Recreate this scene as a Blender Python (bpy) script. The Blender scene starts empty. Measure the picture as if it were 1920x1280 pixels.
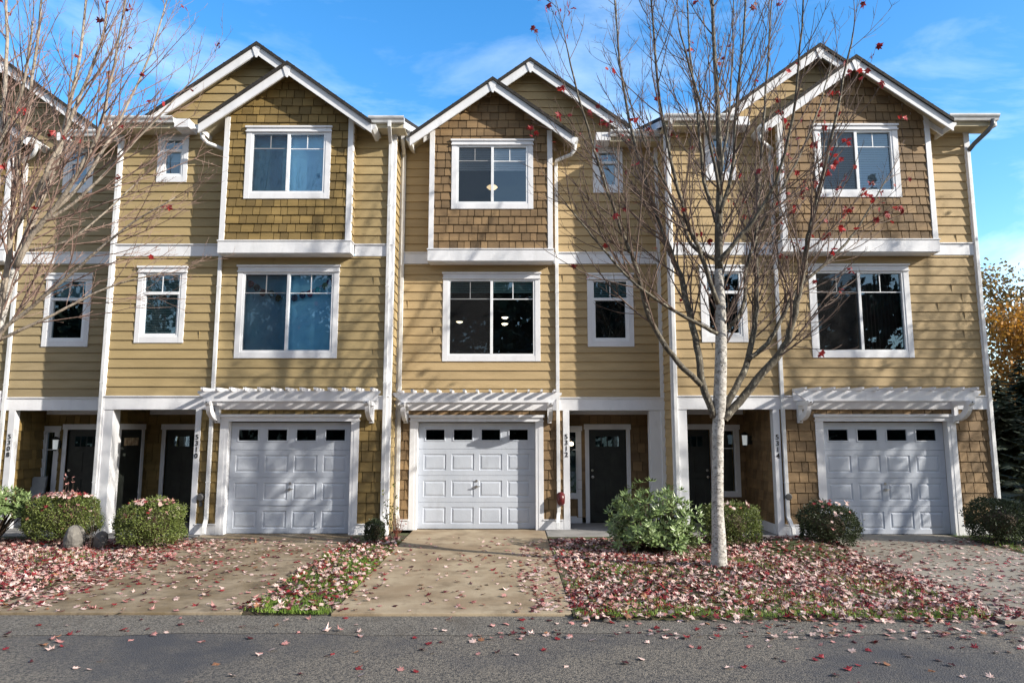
import bpy, math, random
from mathutils import Vector, Matrix
R = math.radians
scene = bpy.context.scene
col = scene.collection

# ------------------------------------------------------------------ camera
cam_d = bpy.data.cameras.new("camera"); cam = bpy.data.objects.new("camera", cam_d); col.objects.link(cam)
cam.location = (0, 0, 2.03); cam.rotation_euler = (R(90 + 7.3), 0, 0)
cam_d.sensor_width = 36; cam_d.lens = 24.15; cam_d.clip_end = 3000; cam_d.clip_start = .05
scene.camera = cam

# ------------------------------------------------------------------ light
SUN_EL, SUN_AZ = 25.0, 66.5          # azimuth measured from -Y towards +X
sd = Vector((math.sin(R(SUN_AZ)) * math.cos(R(SUN_EL)), -math.cos(R(SUN_AZ)) * math.cos(R(SUN_EL)), math.sin(R(SUN_EL))))
sun_d = bpy.data.lights.new("sun", 'SUN'); sun = bpy.data.objects.new("sun", sun_d); col.objects.link(sun)
sun_d.energy = 5.0; sun_d.angle = R(.6); sun_d.color = (1, .93, .82)
sun.rotation_euler = sd.to_track_quat('Z', 'Y').to_euler(); sun.location = (30, -10, 20)
world = bpy.data.worlds.new("World"); scene.world = world; world.use_nodes = True
nt = world.node_tree; nt.nodes.clear()
wo = nt.nodes.new('ShaderNodeOutputWorld'); bg = nt.nodes.new('ShaderNodeBackground')
sky = nt.nodes.new('ShaderNodeTexSky'); sky.sky_type = 'NISHITA'; sky.sun_disc = False
sky.sun_elevation = R(SUN_EL); sky.sun_rotation = math.atan2(sd.x, sd.y)
sky.air_density = 1.0; sky.dust_density = .6; sky.ozone_density = 2.0
hs = nt.nodes.new('ShaderNodeHueSaturation'); hs.inputs['Saturation'].default_value = 1.36; hs.inputs['Value'].default_value = 1.0
tc = nt.nodes.new('ShaderNodeTexCoord'); mp = nt.nodes.new('ShaderNodeMapping'); mp.inputs['Scale'].default_value = (1.0, 1.3, 3.4)
mp.inputs['Rotation'].default_value = (0, R(18), R(25)); mp.inputs['Location'].default_value = (3.1, 1.7, .4)
nz = nt.nodes.new('ShaderNodeTexNoise'); nz.inputs['Scale'].default_value = 2.3; nz.inputs['Detail'].default_value = 9; nz.inputs['Roughness'].default_value = .58; nz.inputs['Distortion'].default_value = .5
cr = nt.nodes.new('ShaderNodeValToRGB'); cr.color_ramp.elements[0].position = .46; cr.color_ramp.elements[1].position = .82
cr.color_ramp.elements[0].color = (0, 0, 0, 1); cr.color_ramp.elements[1].color = (.95, .95, .95, 1)
sep = nt.nodes.new('ShaderNodeSeparateXYZ'); mr = nt.nodes.new('ShaderNodeMapRange')
mr.inputs['From Min'].default_value = .62; mr.inputs['From Max'].default_value = .12; mr.inputs['To Min'].default_value = .25; mr.inputs['To Max'].default_value = 1.15
mul = nt.nodes.new('ShaderNodeMath'); mul.operation = 'MULTIPLY'; mul.use_clamp = True
mixc = nt.nodes.new('ShaderNodeMixRGB'); mixc.inputs['Color2'].default_value = (5.0, 5.6, 6.0, 1)
L = nt.links.new
# gain added ahead of the camera: brighter visible sky, facade ambient left low
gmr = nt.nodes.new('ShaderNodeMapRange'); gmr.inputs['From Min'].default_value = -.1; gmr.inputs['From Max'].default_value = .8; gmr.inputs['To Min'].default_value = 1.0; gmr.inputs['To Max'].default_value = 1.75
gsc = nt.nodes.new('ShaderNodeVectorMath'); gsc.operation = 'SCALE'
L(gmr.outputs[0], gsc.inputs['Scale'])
L(sky.outputs[0], hs.inputs['Color']); L(tc.outputs['Generated'], mp.inputs[0]); L(mp.outputs[0], nz.inputs['Vector'])
# unseen fill added to warm the shade: veil over the southern half of the sky
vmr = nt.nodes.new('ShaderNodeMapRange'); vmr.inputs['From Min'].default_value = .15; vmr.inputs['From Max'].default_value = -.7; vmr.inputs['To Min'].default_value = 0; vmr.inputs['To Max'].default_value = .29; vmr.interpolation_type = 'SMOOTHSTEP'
fill_veil = nt.nodes.new('ShaderNodeMixRGB'); fill_veil.inputs['Color2'].default_value = (9.0, 8.2, 7.0, 1)
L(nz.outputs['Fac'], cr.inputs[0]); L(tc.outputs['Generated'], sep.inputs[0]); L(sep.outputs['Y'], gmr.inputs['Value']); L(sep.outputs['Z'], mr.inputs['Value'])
L(cr.outputs[0], mul.inputs[0]); L(mr.outputs[0], mul.inputs[1]); L(mul.outputs[0], mixc.inputs['Fac'])
L(hs.outputs[0], fill_veil.inputs['Color1']); L(sep.outputs['Y'], vmr.inputs['Value']); L(vmr.outputs[0], fill_veil.inputs['Fac']); L(fill_veil.outputs[0], mixc.inputs['Color1']); L(mixc.outputs[0], gsc.inputs[0]); L(gsc.outputs[0], bg.inputs[0]); L(bg.outputs[0], wo.inputs[0])
bg.inputs['Strength'].default_value = .125
scene.view_settings.view_transform = 'Standard'; scene.view_settings.look = 'None'
scene.view_settings.exposure = 0.66; scene.view_settings.gamma = 1; scene.view_settings.use_curve_mapping = False
scene.render.engine = 'CYCLES'; scene.cycles.max_bounces = 6; scene.cycles.transparent_max_bounces = 12

# ------------------------------------------------------------------ materials
def mat(name, c, rough=.7, c2=None, scale=6, detail=5, bump=0, bscale=60, metal=0, spec=.5, stretch=(1, 1, 1), tint=0, c3=None, s3=1.2, lo=.35, hi=.65, lo3=.5, hi3=.75, coat=0, island=False, transl=0):
    m = bpy.data.materials.new(name); m.use_nodes = True; n = m.node_tree.nodes; l = m.node_tree.links.new
    b = n['Principled BSDF']; b.inputs['Roughness'].default_value = rough; b.inputs['Metallic'].default_value = metal
    b.inputs['Specular IOR Level'].default_value = spec
    tcn = n.new('ShaderNodeTexCoord'); mpn = n.new('ShaderNodeMapping'); mpn.inputs['Scale'].default_value = stretch
    l(tcn.outputs['Object'], mpn.inputs[0])
    rgb = n.new('ShaderNodeRGB'); rgb.outputs[0].default_value = (*c, 1); out = rgb.outputs[0]
    def layer(out, cc, sc, lo, hi, d=detail):
        t = n.new('ShaderNodeTexNoise'); t.inputs['Scale'].default_value = sc; t.inputs['Detail'].default_value = d; t.inputs['Roughness'].default_value = .6
        l(mpn.outputs[0], t.inputs['Vector'])
        q = n.new('ShaderNodeMapRange'); q.inputs['From Min'].default_value = lo; q.inputs['From Max'].default_value = hi; l(t.outputs['Fac'], q.inputs['Value'])
        x = n.new('ShaderNodeMixRGB'); x.inputs['Color2'].default_value = (*cc, 1); l(q.outputs[0], x.inputs['Fac']); l(out, x.inputs['Color1'])
        return x.outputs[0]
    if c2: out = layer(out, c2, scale, lo, hi)
    if c3: out = layer(out, c3, s3, lo3, hi3)
    if tint:
        a = n.new('ShaderNodeAttribute'); a.attribute_name = 'tint'
        q = n.new('ShaderNodeMapRange'); q.inputs['To Min'].default_value = 1 - tint; q.inputs['To Max'].default_value = 1 + tint; l(a.outputs['Fac'], q.inputs['Value'])
        x = n.new('ShaderNodeVectorMath'); x.operation = 'SCALE'; l(out, x.inputs[0]); l(q.outputs[0], x.inputs['Scale']); out = x.outputs[0]
    l(out, b.inputs['Base Color'])
    if transl:
        b.inputs['Transmission Weight'].default_value = 0
        tr = n.new('ShaderNodeBsdfTranslucent'); l(out, tr.inputs['Color']); ms = n.new('ShaderNodeMixShader'); ms.inputs[0].default_value = transl
        l(b.outputs[0], ms.inputs[1]); l(tr.outputs[0], ms.inputs[2]); l(ms.outputs[0], n['Material Output'].inputs['Surface'])
    if bump:
        t = n.new('ShaderNodeTexNoise'); t.inputs['Scale'].default_value = bscale; t.inputs['Detail'].default_value = 4; l(mpn.outputs[0], t.inputs['Vector'])
        bp = n.new('ShaderNodeBump'); bp.inputs['Strength'].default_value = bump; bp.inputs['Distance'].default_value = .02
        l(t.outputs['Fac'], bp.inputs['Height']); l(bp.outputs[0], b.inputs['Normal'])
    return m

def siding_mat(name, c, dk, k=.10):
    return mat(name, c, .75, dk, 2.2, bump=.25, bscale=30, stretch=(.6, .6, 4), tint=k, c3=tuple(x * .78 for x in c), s3=.5, lo3=.5, hi3=.8)
M = {}
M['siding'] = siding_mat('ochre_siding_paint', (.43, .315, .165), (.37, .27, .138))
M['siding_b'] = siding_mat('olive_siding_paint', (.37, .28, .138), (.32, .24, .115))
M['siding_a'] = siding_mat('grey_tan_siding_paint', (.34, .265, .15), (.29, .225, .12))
M['shingle'] = siding_mat('ochre_shingle_paint', (.24, .155, .075), (.17, .108, .052), .28)
M['shingle_b'] = siding_mat('olive_shingle_paint', (.235, .16, .055), (.17, .115, .036), .28)
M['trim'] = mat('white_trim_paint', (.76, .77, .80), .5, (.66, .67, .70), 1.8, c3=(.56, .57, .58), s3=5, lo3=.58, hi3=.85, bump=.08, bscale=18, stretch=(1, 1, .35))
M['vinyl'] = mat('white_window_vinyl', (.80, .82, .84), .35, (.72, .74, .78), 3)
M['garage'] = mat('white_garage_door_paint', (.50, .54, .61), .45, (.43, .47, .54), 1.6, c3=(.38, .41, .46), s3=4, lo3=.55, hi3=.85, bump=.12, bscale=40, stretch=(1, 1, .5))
M['roof'] = mat('dark_roof_shingles', (.03, .026, .022), .9, (.015, .013, .012), 14, bump=.6, bscale=40)
M['soffit'] = mat('tan_soffit_paint', (.50, .44, .30), .7, (.42, .37, .26), 3)
M['gutter'] = mat('white_gutter_metal', (.74, .75, .76), .4, (.60, .61, .62), 5)
M['gutter_dark'] = mat('grey_gutter_metal', (.13, .14, .15), .4, (.09, .1, .11), 5)
M['door'] = mat('dark_green_door_paint', (.007, .009, .008), .55, (.02, .024, .02), 3)
M['dark'] = mat('unlit_interior_black', (.007, .007, .008), .9, (.02, .018, .018), 2)  # near-black colour stands in for the gloom of unlit rooms
M['brown_int'] = mat('brown_curtain_cloth', (.055, .028, .022), .9, (.035, .02, .016), 6, stretch=(6, 6, .4))
M['blind'] = mat('white_blind_fabric', (.80, .84, .88), .8, (.72, .78, .84), 2, stretch=(1, 1, 8))
M['sky_tint_blind'] = mat('sky_tinted_blind_fabric', (.30, .74, .98), .8, (.22, .60, .88), 1.5)  # white blinds, with the blue of the reflected sky painted into their colour
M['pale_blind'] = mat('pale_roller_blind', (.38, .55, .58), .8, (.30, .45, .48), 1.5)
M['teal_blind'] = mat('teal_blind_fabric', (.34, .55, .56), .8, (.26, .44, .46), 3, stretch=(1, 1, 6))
M['metal'] = mat('brushed_metal', (.45, .44, .42), .3, metal=.9)
M['black'] = mat('black_painted_metal', (.012, .012, .012), .45)
M['meter'] = mat('grey_meter_metal', (.10, .10, .10), .4)
M['red'] = mat('dark_red_plastic', (.10, .012, .014), .35)
M['concrete'] = mat('driveway_concrete', (.37, .30, .205), .85, (.25, .185, .115), 1.1, c3=(.17, .125, .075), s3=2.6, lo=.40, hi=.62, lo3=.50, hi3=.72, bump=.25, bscale=90, detail=8)
M['concrete_b'] = mat('mossy_driveway_concrete', (.31, .25, .175), .85, (.17, .125, .07), 1.3, c3=(.08, .058, .034), s3=3.1, lo=.36, hi=.62, lo3=.48, hi3=.72, bump=.25, bscale=90, detail=8)
M['concrete_d'] = mat('grey_driveway_concrete', (.29, .265, .22), .85, (.19, .165, .13), 1.1, c3=(.2, .18, .15), s3=2.6, lo3=.52, hi3=.78, bump=.25, bscale=90, detail=8)
M['porch_wood'] = mat('shade_dark_porch_boards', (.09, .06, .035), .7, (.06, .04, .025), 4)  # shade of the entry recess put into the ceiling colour
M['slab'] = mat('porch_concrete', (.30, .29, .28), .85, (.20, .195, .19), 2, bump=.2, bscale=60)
M['asphalt'] = mat('worn_asphalt', (.195, .172, .142), .85, (.045, .044, .044), 38, c3=(.055, .056, .064), s3=.36, lo3=.46, hi3=.62, bump=1.0, bscale=70, detail=6, lo=.42, hi=.62)
M['asphalt2'] = mat('rough_asphalt_edge', (.20, .182, .155), .9, (.05, .047, .045), 45, c3=(.09, .078, .065), s3=2.4, bump=1.0, bscale=60, detail=6, lo=.42, hi=.62)
M['soil'] = mat('dark_soil', (.035, .024, .017), .95, (.06, .04, .028), 8, bump=.6, bscale=25)
M['lawn'] = mat('lawn_ground', (.05, .065, .02), .95, (.05, .03, .02), 3, c3=(.09, .11, .03), s3=8, bump=.5, bscale=30)
M['grass'] = mat('grass_blades', (.14, .25, .035), .6, (.20, .29, .05), 3, tint=.35, transl=.3)
M['box'] = mat('boxwood_leaves', (.10, .14, .03), .5, (.16, .19, .05), 9, tint=.55, transl=.15)
M['box_d'] = mat('dark_boxwood_leaves', (.03, .045, .017), .5, (.05, .07, .025), 9, tint=.55, transl=.1)
M['rhodo'] = mat('rhododendron_leaves', (.12, .185, .06), .36, (.22, .29, .12), 7, tint=.45, transl=.12)
M['stem'] = mat('shrub_stems', (.09, .06, .04), .9, (.05, .035, .025), 10)
M['dryred'] = mat('dry_red_twigs', (.28, .09, .06), .9, (.18, .09, .05), 10)
M['yellowleaf'] = mat('yellow_green_leaves', (.28, .25, .05), .6, (.13, .2, .04), 9, tint=.3, transl=.3)
def bark(name, a, b, c, s=9, st=(1, 1, .55)):
    return mat(name, a, .85, b, s, lo=.44, hi=.66, c3=c, s3=26, lo3=.56, hi3=.66, bump=.7, bscale=26, stretch=st)
M['bark'] = bark('pale_grey_bark', (.48, .46, .43), (.25, .235, .21), (.035, .03, .025), 11, (1, 1, 1.5))
M['limb'] = bark('mottled_limb_bark', (.11, .095, .07), (.04, .034, .027), (.30, .28, .22), 12)
M['limb_l'] = bark('pale_limb_bark', (.34, .29, .235), (.20, .165, .13), (.06, .05, .04), 10)
M['twig'] = mat('grey_brown_twigs', (.10, .072, .058), .8, (.17, .115, .09), 5)
M['twig_l'] = mat('pale_brown_twigs', (.235, .165, .135), .8, (.17, .10, .08), 5)
M['redleaf'] = mat('red_maple_leaves', (.42, .035, .03), .5, (.22, .012, .018), 3, tint=.4, transl=.35)
M['leaf0'] = mat('pale_pink_leaf', (.72, .56, .52), .6, (.50, .33, .28), 14, tint=.25, transl=.12)
M['leaf1'] = mat('dusty_rose_leaf', (.55, .28, .26), .6, (.30, .12, .11), 14, tint=.3, transl=.12)
M['leaf2'] = mat('deep_red_leaf', (.27, .022, .028), .5, (.15, .012, .016), 14, tint=.35, transl=.2)
M['leaf3'] = mat('dark_maroon_leaf', (.085, .012, .018), .5, (.045, .01, .012), 14, tint=.35, transl=.1)
M['leaf4'] = mat('orange_brown_leaf', (.34, .15, .07), .6, (.20, .10, .06), 14, tint=.3, transl=.15)
LEAFM = ['leaf0', 'leaf1', 'leaf2', 'leaf3', 'leaf4']
M['gold'] = mat('golden_leaves', (.50, .25, .03), .6, (.28, .13, .03), .8, tint=.5, transl=.4)
M['olive'] = mat('olive_leaves', (.30, .19, .05), .6, (.17, .12, .035), .8, tint=.5, transl=.3)
M['needle'] = mat('conifer_needles', (.013, .024, .010), .9, (.022, .034, .014), .7, tint=.5)
M['rock'] = mat('grey_boulder_stone', (.17, .16, .145), .85, (.09, .083, .075), 4, c3=(.25, .235, .21), s3=9, bump=.8, bscale=10)
M['chair'] = mat('grey_chair_plastic', (.30, .32, .34), .5, (.24, .26, .28), 5)
M['pom'] = [mat('pompom_' + n, tuple(min(1, x * 1.6 + .01) for x in c), .9, tuple(x * .6 for x in c), 40, bump=.8, bscale=80) for n, c in
            (('plum', (.10, .03, .07)), ('navy', (.02, .03, .06)), ('maroon', (.12, .04, .06)), ('teal', (.03, .18, .22)), ('moss', (.10, .12, .06)),
             ('slate', (.06, .08, .14)), ('indigo', (.02, .04, .11)), ('mauve', (.20, .09, .16)), ('cyan', (.04, .34, .45)), ('sage', (.16, .24, .16)), ('violet', (.05, .05, .16)))]
M['string'] = mat('pink_string', (.45, .05, .12), .8)
def emis(name, c, s):
    m = bpy.data.materials.new(name); m.use_nodes = True; b = m.node_tree.nodes['Principled BSDF']
    b.inputs['Base Color'].default_value = (*c, 1); b.inputs['Emission Color'].default_value = (*c, 1); b.inputs['Emission Strength'].default_value = s
    return m
M['lamp'] = emis('lit_warm_lamp', (1, .80, .52), 5); M['globe'] = emis('lit_globe_glass', (1, .74, .40), 1.1)
M['sunlit_lites'] = mat('sunlit_door_glass', (.62, .50, .33), .3, (.3, .2, .12), 8)  # sun caught in the door panes, painted as a warm colour
M['lampglass'] = emis('frosted_lamp_glass', (.75, .8, .8), .25)
def glass(name, tint, refl):
    m = bpy.data.materials.new(name); m.use_nodes = True; n = m.node_tree.nodes; l = m.node_tree.links.new; n.remove(n['Principled BSDF'])
    t = n.new('ShaderNodeBsdfTransparent'); t.inputs[0].default_value = (*tint, 1)
    g = n.new('ShaderNodeBsdfGlossy'); g.inputs['Roughness'].default_value = .012; g.inputs[0].default_value = (.62, .84, 1, 1)
    lw = n.new('ShaderNodeLayerWeight'); lw.inputs[0].default_value = .35
    q = n.new('ShaderNodeMapRange'); q.inputs['To Min'].default_value = refl; q.inputs['To Max'].default_value = .9; l(lw.outputs['Fresnel'], q.inputs['Value'])
    tn = n.new('ShaderNodeTexNoise'); tn.inputs['Scale'].default_value = 1.1; bp = n.new('ShaderNodeBump'); bp.inputs['Strength'].default_value = .05
    tcn = n.new('ShaderNodeTexCoord'); l(tcn.outputs['Object'], tn.inputs['Vector']); l(tn.outputs['Fac'], bp.inputs['Height']); l(bp.outputs[0], g.inputs['Normal'])
    x = n.new('ShaderNodeMixShader'); l(q.outputs[0], x.inputs[0]); l(t.outputs[0], x.inputs[1]); l(g.outputs[0], x.inputs[2]); l(x.outputs[0], n['Material Output'].inputs['Surface'])
    return m
M['glass'] = glass('window_glass', (.72, .80, .84), .13); M['glass_clear'] = glass('clear_window_glass', (.97, .99, 1), .12); M['glass_up'] = glass('upper_window_glass', (.7, .8, .86), .20)
M['dim_glass'] = glass('garage_window_glass', (.25, .27, .3), .03)
def screen_mat():
    m = bpy.data.materials.new('insect_screen_mesh'); m.use_nodes = True; n = m.node_tree.nodes; l = m.node_tree.links.new
    b = n['Principled BSDF']; b.inputs['Base Color'].default_value = (.006, .007, .009, 1); b.inputs['Roughness'].default_value = .9
    t = n.new('ShaderNodeBsdfTransparent'); x = n.new('ShaderNodeMixShader'); x.inputs[0].default_value = .42
    l(t.outputs[0], x.inputs[1]); l(b.outputs[0], x.inputs[2]); l(x.outputs[0], n['Material Output'].inputs['Surface']); return m
M['screen'] = screen_mat()

# ------------------------------------------------------------------ mesh helpers
class MB:
    def __init__(s): s.v = []; s.f = []; s.m = []; s.t = []; s.sm = False
    def face(s, pts, mi=0, tint=.5):
        i = len(s.v); s.v.extend([tuple(p) for p in pts]); s.f.append(tuple(range(i, i + len(pts)))); s.m.append(mi); s.t.append(tint)
    def box(s, x0, x1, y0, y1, z0, z1, mi=0, tint=.5, F=None):
        P = [(x, y, z) for z in (z0, z1) for y in (y0, y1) for x in (x0, x1)]
        if F: P = [F(*p) for p in P]
        i = len(s.v); s.v.extend(P)
        for q in ((0, 2, 3, 1), (4, 5, 7, 6), (0, 1, 5, 4), (2, 6, 7, 3), (0, 4, 6, 2), (1, 3, 7, 5)):
            s.f.append(tuple(i + k for k in q)); s.m.append(mi); s.t.append(tint)
    def prism(s, poly, y0, y1, mi=0, F=None):       # poly in (a, b), extruded along third axis; F maps (a, n, b)
        F = F or (lambda a, n, b: (a, n, b)); n = len(poly); i = len(s.v)
        s.v.extend([F(a, y0, b) for a, b in poly]); s.v.extend([F(a, y1, b) for a, b in poly])
        s.f.append(tuple(range(i, i + n))); s.f.append(tuple(range(i + 2 * n - 1, i + n - 1, -1))); s.m += [mi, mi]; s.t += [.5, .5]
        for k in range(n):
            j = (k + 1) % n; s.f.append((i + k, i + j, i + n + j, i + n + k)); s.m.append(mi); s.t.append(.5)
    def tube(s, pts, rad, sides=8, mi=0, cap=True, sq=None, tint=.5):
        pts = [Vector(p) for p in pts]; n = len(pts)
        if not hasattr(rad, '__len__'): rad = [rad] * n
        t0 = (pts[1] - pts[0]).normalized(); a = Vector((0, 0, 1)) if abs(t0.z) < .9 else Vector((1, 0, 0))
        u = t0.cross(a).normalized(); base = len(s.v)
        for k in range(n):
            t = (pts[min(k + 1, n - 1)] - pts[max(k - 1, 0)])
            if t.length < 1e-9: t = t0
            t = t.normalized(); u = (u - t * u.dot(t)).normalized(); w = t.cross(u)
            for j in range(sides):
                an = 2 * math.pi * (j + .5) / sides; s.v.append(tuple(pts[k] + (u * math.cos(an) + w * math.sin(an)) * rad[k]))
        for k in range(n - 1):
            for j in range(sides):
                j2 = (j + 1) % sides; s.f.append((base + k * sides + j, base + k * sides + j2, base + (k + 1) * sides + j2, base + (k + 1) * sides + j)); s.m.append(mi); s.t.append(tint)
        if cap:
            s.f.append(tuple(base + j for j in range(sides - 1, -1, -1))); s.f.append(tuple(base + (n - 1) * sides + j for j in range(sides))); s.m += [mi, mi]; s.t += [tint, tint]
    def rect_tube(s, pts, w, d, F):      # flat rectangular downspout along (s, n, z) points; w along s, d along n
        P = [Vector(p) for p in pts]; n = len(P); base = len(s.v)
        for k in range(n):
            t = (P[min(k + 1, n - 1)] - P[max(k - 1, 0)]).normalized()
            a = Vector((1, 0, 0)); a = (a - t * a.dot(t)).normalized(); b = t.cross(a)
            for i, j in ((-1, -1), (1, -1), (1, 1), (-1, 1)):
                q = P[k] + a * (w / 2 * i) + b * (d / 2 * j); s.v.append(F(q.x, q.y, q.z))
        for k in range(n - 1):
            for j in range(4):
                j2 = (j + 1) % 4; s.f.append((base + k * 4 + j, base + k * 4 + j2, base + k * 4 + 4 + j2, base + k * 4 + 4 + j)); s.m.append(0); s.t.append(.5)
        s.f.append((base, base + 3, base + 2, base + 1)); s.f.append(tuple(base + 4 * (n - 1) + j for j in range(4))); s.m += [0, 0]; s.t += [.5, .5]
    def build(s, name, mats, parent=None, smooth=False, bevel=0, off=None):
        me = bpy.data.meshes.new(name)
        w = origin(parent) if parent else (Vector(off) if off else None)     # modelled in world space, stored relative to the thing's base
        me.from_pydata([(v[0] - w.x, v[1] - w.y, v[2] - w.z) for v in s.v] if w else s.v, [], s.f)
        if not isinstance(mats, (list, tuple)): mats = [mats]
        for m in mats: me.materials.append(M[m] if isinstance(m, str) else m)
        if len(mats) > 1: me.polygons.foreach_set('material_index', s.m)
        a = me.attributes.new('tint', 'FLOAT', 'FACE'); a.data.foreach_set('value', s.t)
        if smooth: me.polygons.foreach_set('use_smooth', [True] * len(s.f))
        me.update(); o = bpy.data.objects.new(name, me); col.objects.link(o)
        if parent: o.parent = parent
        if off and not parent: o.location = off
        if bevel:
            b = o.modifiers.new('bevel', 'BEVEL'); b.width = bevel; b.segments = 2; b.limit_method = 'ANGLE'
        return o
def tag(o, label, cat, group=None, kind=None):
    if label: o['label'] = label
    if cat: o['category'] = cat
    if group: o['group'] = group
    if kind: o['kind'] = kind
    return o
def empty(name, loc, label, cat, group=None):
    o = bpy.data.objects.new(name, None); col.objects.link(o); o.location = loc; o.empty_display_size = .3
    return tag(o, label, cat, group)
def origin(o):
    p = Vector((0, 0, 0))
    while o: p += Vector(o.location); o = o.parent
    return p

# ------------------------------------------------------------------ setting: ground, road, driveways
def sheet(name, x0, x1, y0, y1, z, m, nx=1, ny=1, hf=None, kind='structure', thick=0):
    b = MB(); vs = []
    for j in range(ny + 1):
        for i in range(nx + 1):
            x = x0 + (x1 - x0) * i / nx; y = y0 + (y1 - y0) * j / ny; b.v.append((x, y, z + (hf(x, y) if hf else 0)))
    for j in range(ny):
        for i in range(nx):
            a = j * (nx + 1) + i; b.f.append((a, a + 1, a + nx + 2, a + nx + 1)); b.m.append(0); b.t.append(.5)
    if thick:
        b.box(x0, x1, y0, y1, z - thick, z - .002)
    o = b.build(name, m, smooth=nx > 1); o['kind'] = kind; return o
EDGE = 7.97
sheet('ground', -900, 900, -900, 900, -.16, 'lawn')
sheet('asphalt_road', -150, 150, -4.2, 7.5, -.045, 'asphalt', thick=.1)
def ragged(x): return 7.5 + .05 * math.sin(x * 1.7) + .03 * math.sin(x * 5.1)
b = MB(); n = 300
for i in range(n):
    x0 = -60 + 120 * i / n; x1 = -60 + 120 * (i + 1) / n
    ya, yb = ragged(x0) - .16, ragged(x1) - .16
    b.face([(x0, ya, -.041), (x1, yb, -.041), (x1, 8.1, -.028), (x0, 8.1, -.028)])
o = b.build('road_edge_strip', 'asphalt2'); o['kind'] = 'structure'
def yedge(x): return 8.0 - .012 * (x + 3) - (.03 * max(0, x - 1))
def driveway(x0, x1, m, y1, joints, kind='driveway'):
    ys = [yedge((x0 + x1) / 2)] + joints + [y1]
    bb = MB()
    for a, c in zip(ys[:-1], ys[1:]):
        bb.box(x0, x1, a + .006, c - .006, -.12, 0)
    bb.box(x0 + .01, x1 - .01, ys[0] + .02, y1 - .01, -.12, -.012)
    o = bb.build(kind, m, bevel=.008); o['kind'] = 'structure'
driveway(-6.02, -3.04, 'concrete_b', 13.9, [11.9]); driveway(-2.02, .67, 'concrete', 14.5, [12.15])
driveway(5.75, 8.45, 'concrete_d', 13.8, [11.9])
b = MB(); b.prism([(5.27, 7.66), (5.744, 7.66), (5.744, 11.9), (5.70, 11.9)], -.12, .002, F=lambda a, z, n: (a, n, z)); o = b.build('driveway', 'concrete_d'); o['kind'] = 'structure'
driveway(-13.4, -10.8, 'concrete_b', 14.5, [12.0])
def porch(x0, x1, yf, y1):
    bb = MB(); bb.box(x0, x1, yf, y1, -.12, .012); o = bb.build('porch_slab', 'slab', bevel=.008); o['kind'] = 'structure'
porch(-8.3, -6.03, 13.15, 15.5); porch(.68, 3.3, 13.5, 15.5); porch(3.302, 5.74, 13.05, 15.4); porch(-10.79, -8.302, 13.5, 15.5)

def lawn_h(x, y):
    h = .025 * math.sin(x * 1.3 + y * .7) * math.sin(y * 1.1) + .012 * math.sin(x * 4 + 1) * math.sin(y * 3.3)
    h += .16 * math.exp(-((x - 5.0) ** 2 / .7 + (y - 12.2) ** 2 / .5)) + .05 * math.exp(-((x - 3.0) ** 2 + (y - 10.3) ** 2) / .35)
    return h
def lawn(name, x0, x1, y0, y1, m='lawn'):
    sheet(name, x0, x1, y0, y1, .0, m, int((x1 - x0) * 8), int((y1 - y0) * 8), lambda x, y: (lawn_h(x, y) * min(1, (x - x0) * 3, (x1 - x) * 3, (y - y0) * 4, (y1 - y) * 4) + .004 - (.05 if y - y0 < .01 else 0) - (.14 if 5.26 + (y - 7.6) * .1 < x < 5.8 else 0)))
lawn('lawn', .675, 5.745, 7.80, 13.6); lawn('lawn', -10.79, -6.025, 7.98, 13.6); lawn('lawn', -3.035, -2.025, 7.98, 13.95); lawn('lawn', 8.455, 16, 7.6, 16); lawn('lawn', -30, -13.41, 7.98, 14)
lawn('lawn', -60, 60, -12, -4.25)
# ------------------------------------------------------------------ townhouses
def front(Y): return lambda s, n, z: (s, Y - n, z)
def lin(a): return a if callable(a) else (lambda z, a=a: a)
def bands(z0, z1, expo, holes, extra=()):
    cuts = sorted({round(h, 4) for q in holes for h in (q[2], q[3])} | set(extra)); k = 0; z = z0
    while z < z1 - 1e-4:
        zt = min(z + expo, z1); zs = [z] + [c for c in cuts if z + .002 < c < zt - .002] + [zt]
        for a, b in zip(zs[:-1], zs[1:]): yield k, z, zt, a, b
        z = zt; k += 1
def spans(xl, xr, a, b, holes):
    iv = [(xl(a), xr(a), xl(b), xr(b))]
    for h in sorted(holes):
        if h[2] < b - .001 and h[3] > a + .001:
            nw = []
            for p, q, r, t in iv:
                if h[1] <= min(p, r) or h[0] >= max(q, t): nw.append((p, q, r, t)); continue
                if h[0] > max(p, r): nw.append((p, h[0], r, h[0]))
                if h[1] < min(q, t): nw.append((h[1], q, h[1], t))
            iv = nw
    return [i for i in iv if i[1] - i[0] > .004 or i[3] - i[2] > .004]
def lap(b, F, z0, z1, xl, xr, holes=(), expo=.187, p=.023, rnd=random.Random(1)):
    xl, xr = lin(xl), lin(xr); tk = {}
    for k, zb, zt, a, c in bands(z0, z1, expo, holes):
        na = p * (1 - (a - zb) / expo) + .003; nc = p * (1 - (c - zb) / expo) + .003; t = tk.setdefault(k, rnd.random())
        for p0, q0, p1, q1 in spans(xl, xr, a, c, holes):
            b.face([F(p0, na, a), F(q0, na, a), F(q1, nc, c), F(p1, nc, c)], 0, t)
            if abs(a - zb) < 1e-6: b.face([F(p0, 0, a), F(q0, 0, a), F(q0, na, a), F(p0, na, a)], 0, t)
            if q0 - p0 > .9 and rnd.random() < .22:       # a butt joint now and then
                j = p0 + (q0 - p0) * rnd.uniform(.2, .8); b.box(j, j + .003, .0, na + .0006, a + .001, min(c, a + .178), 0, 0, F)
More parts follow.
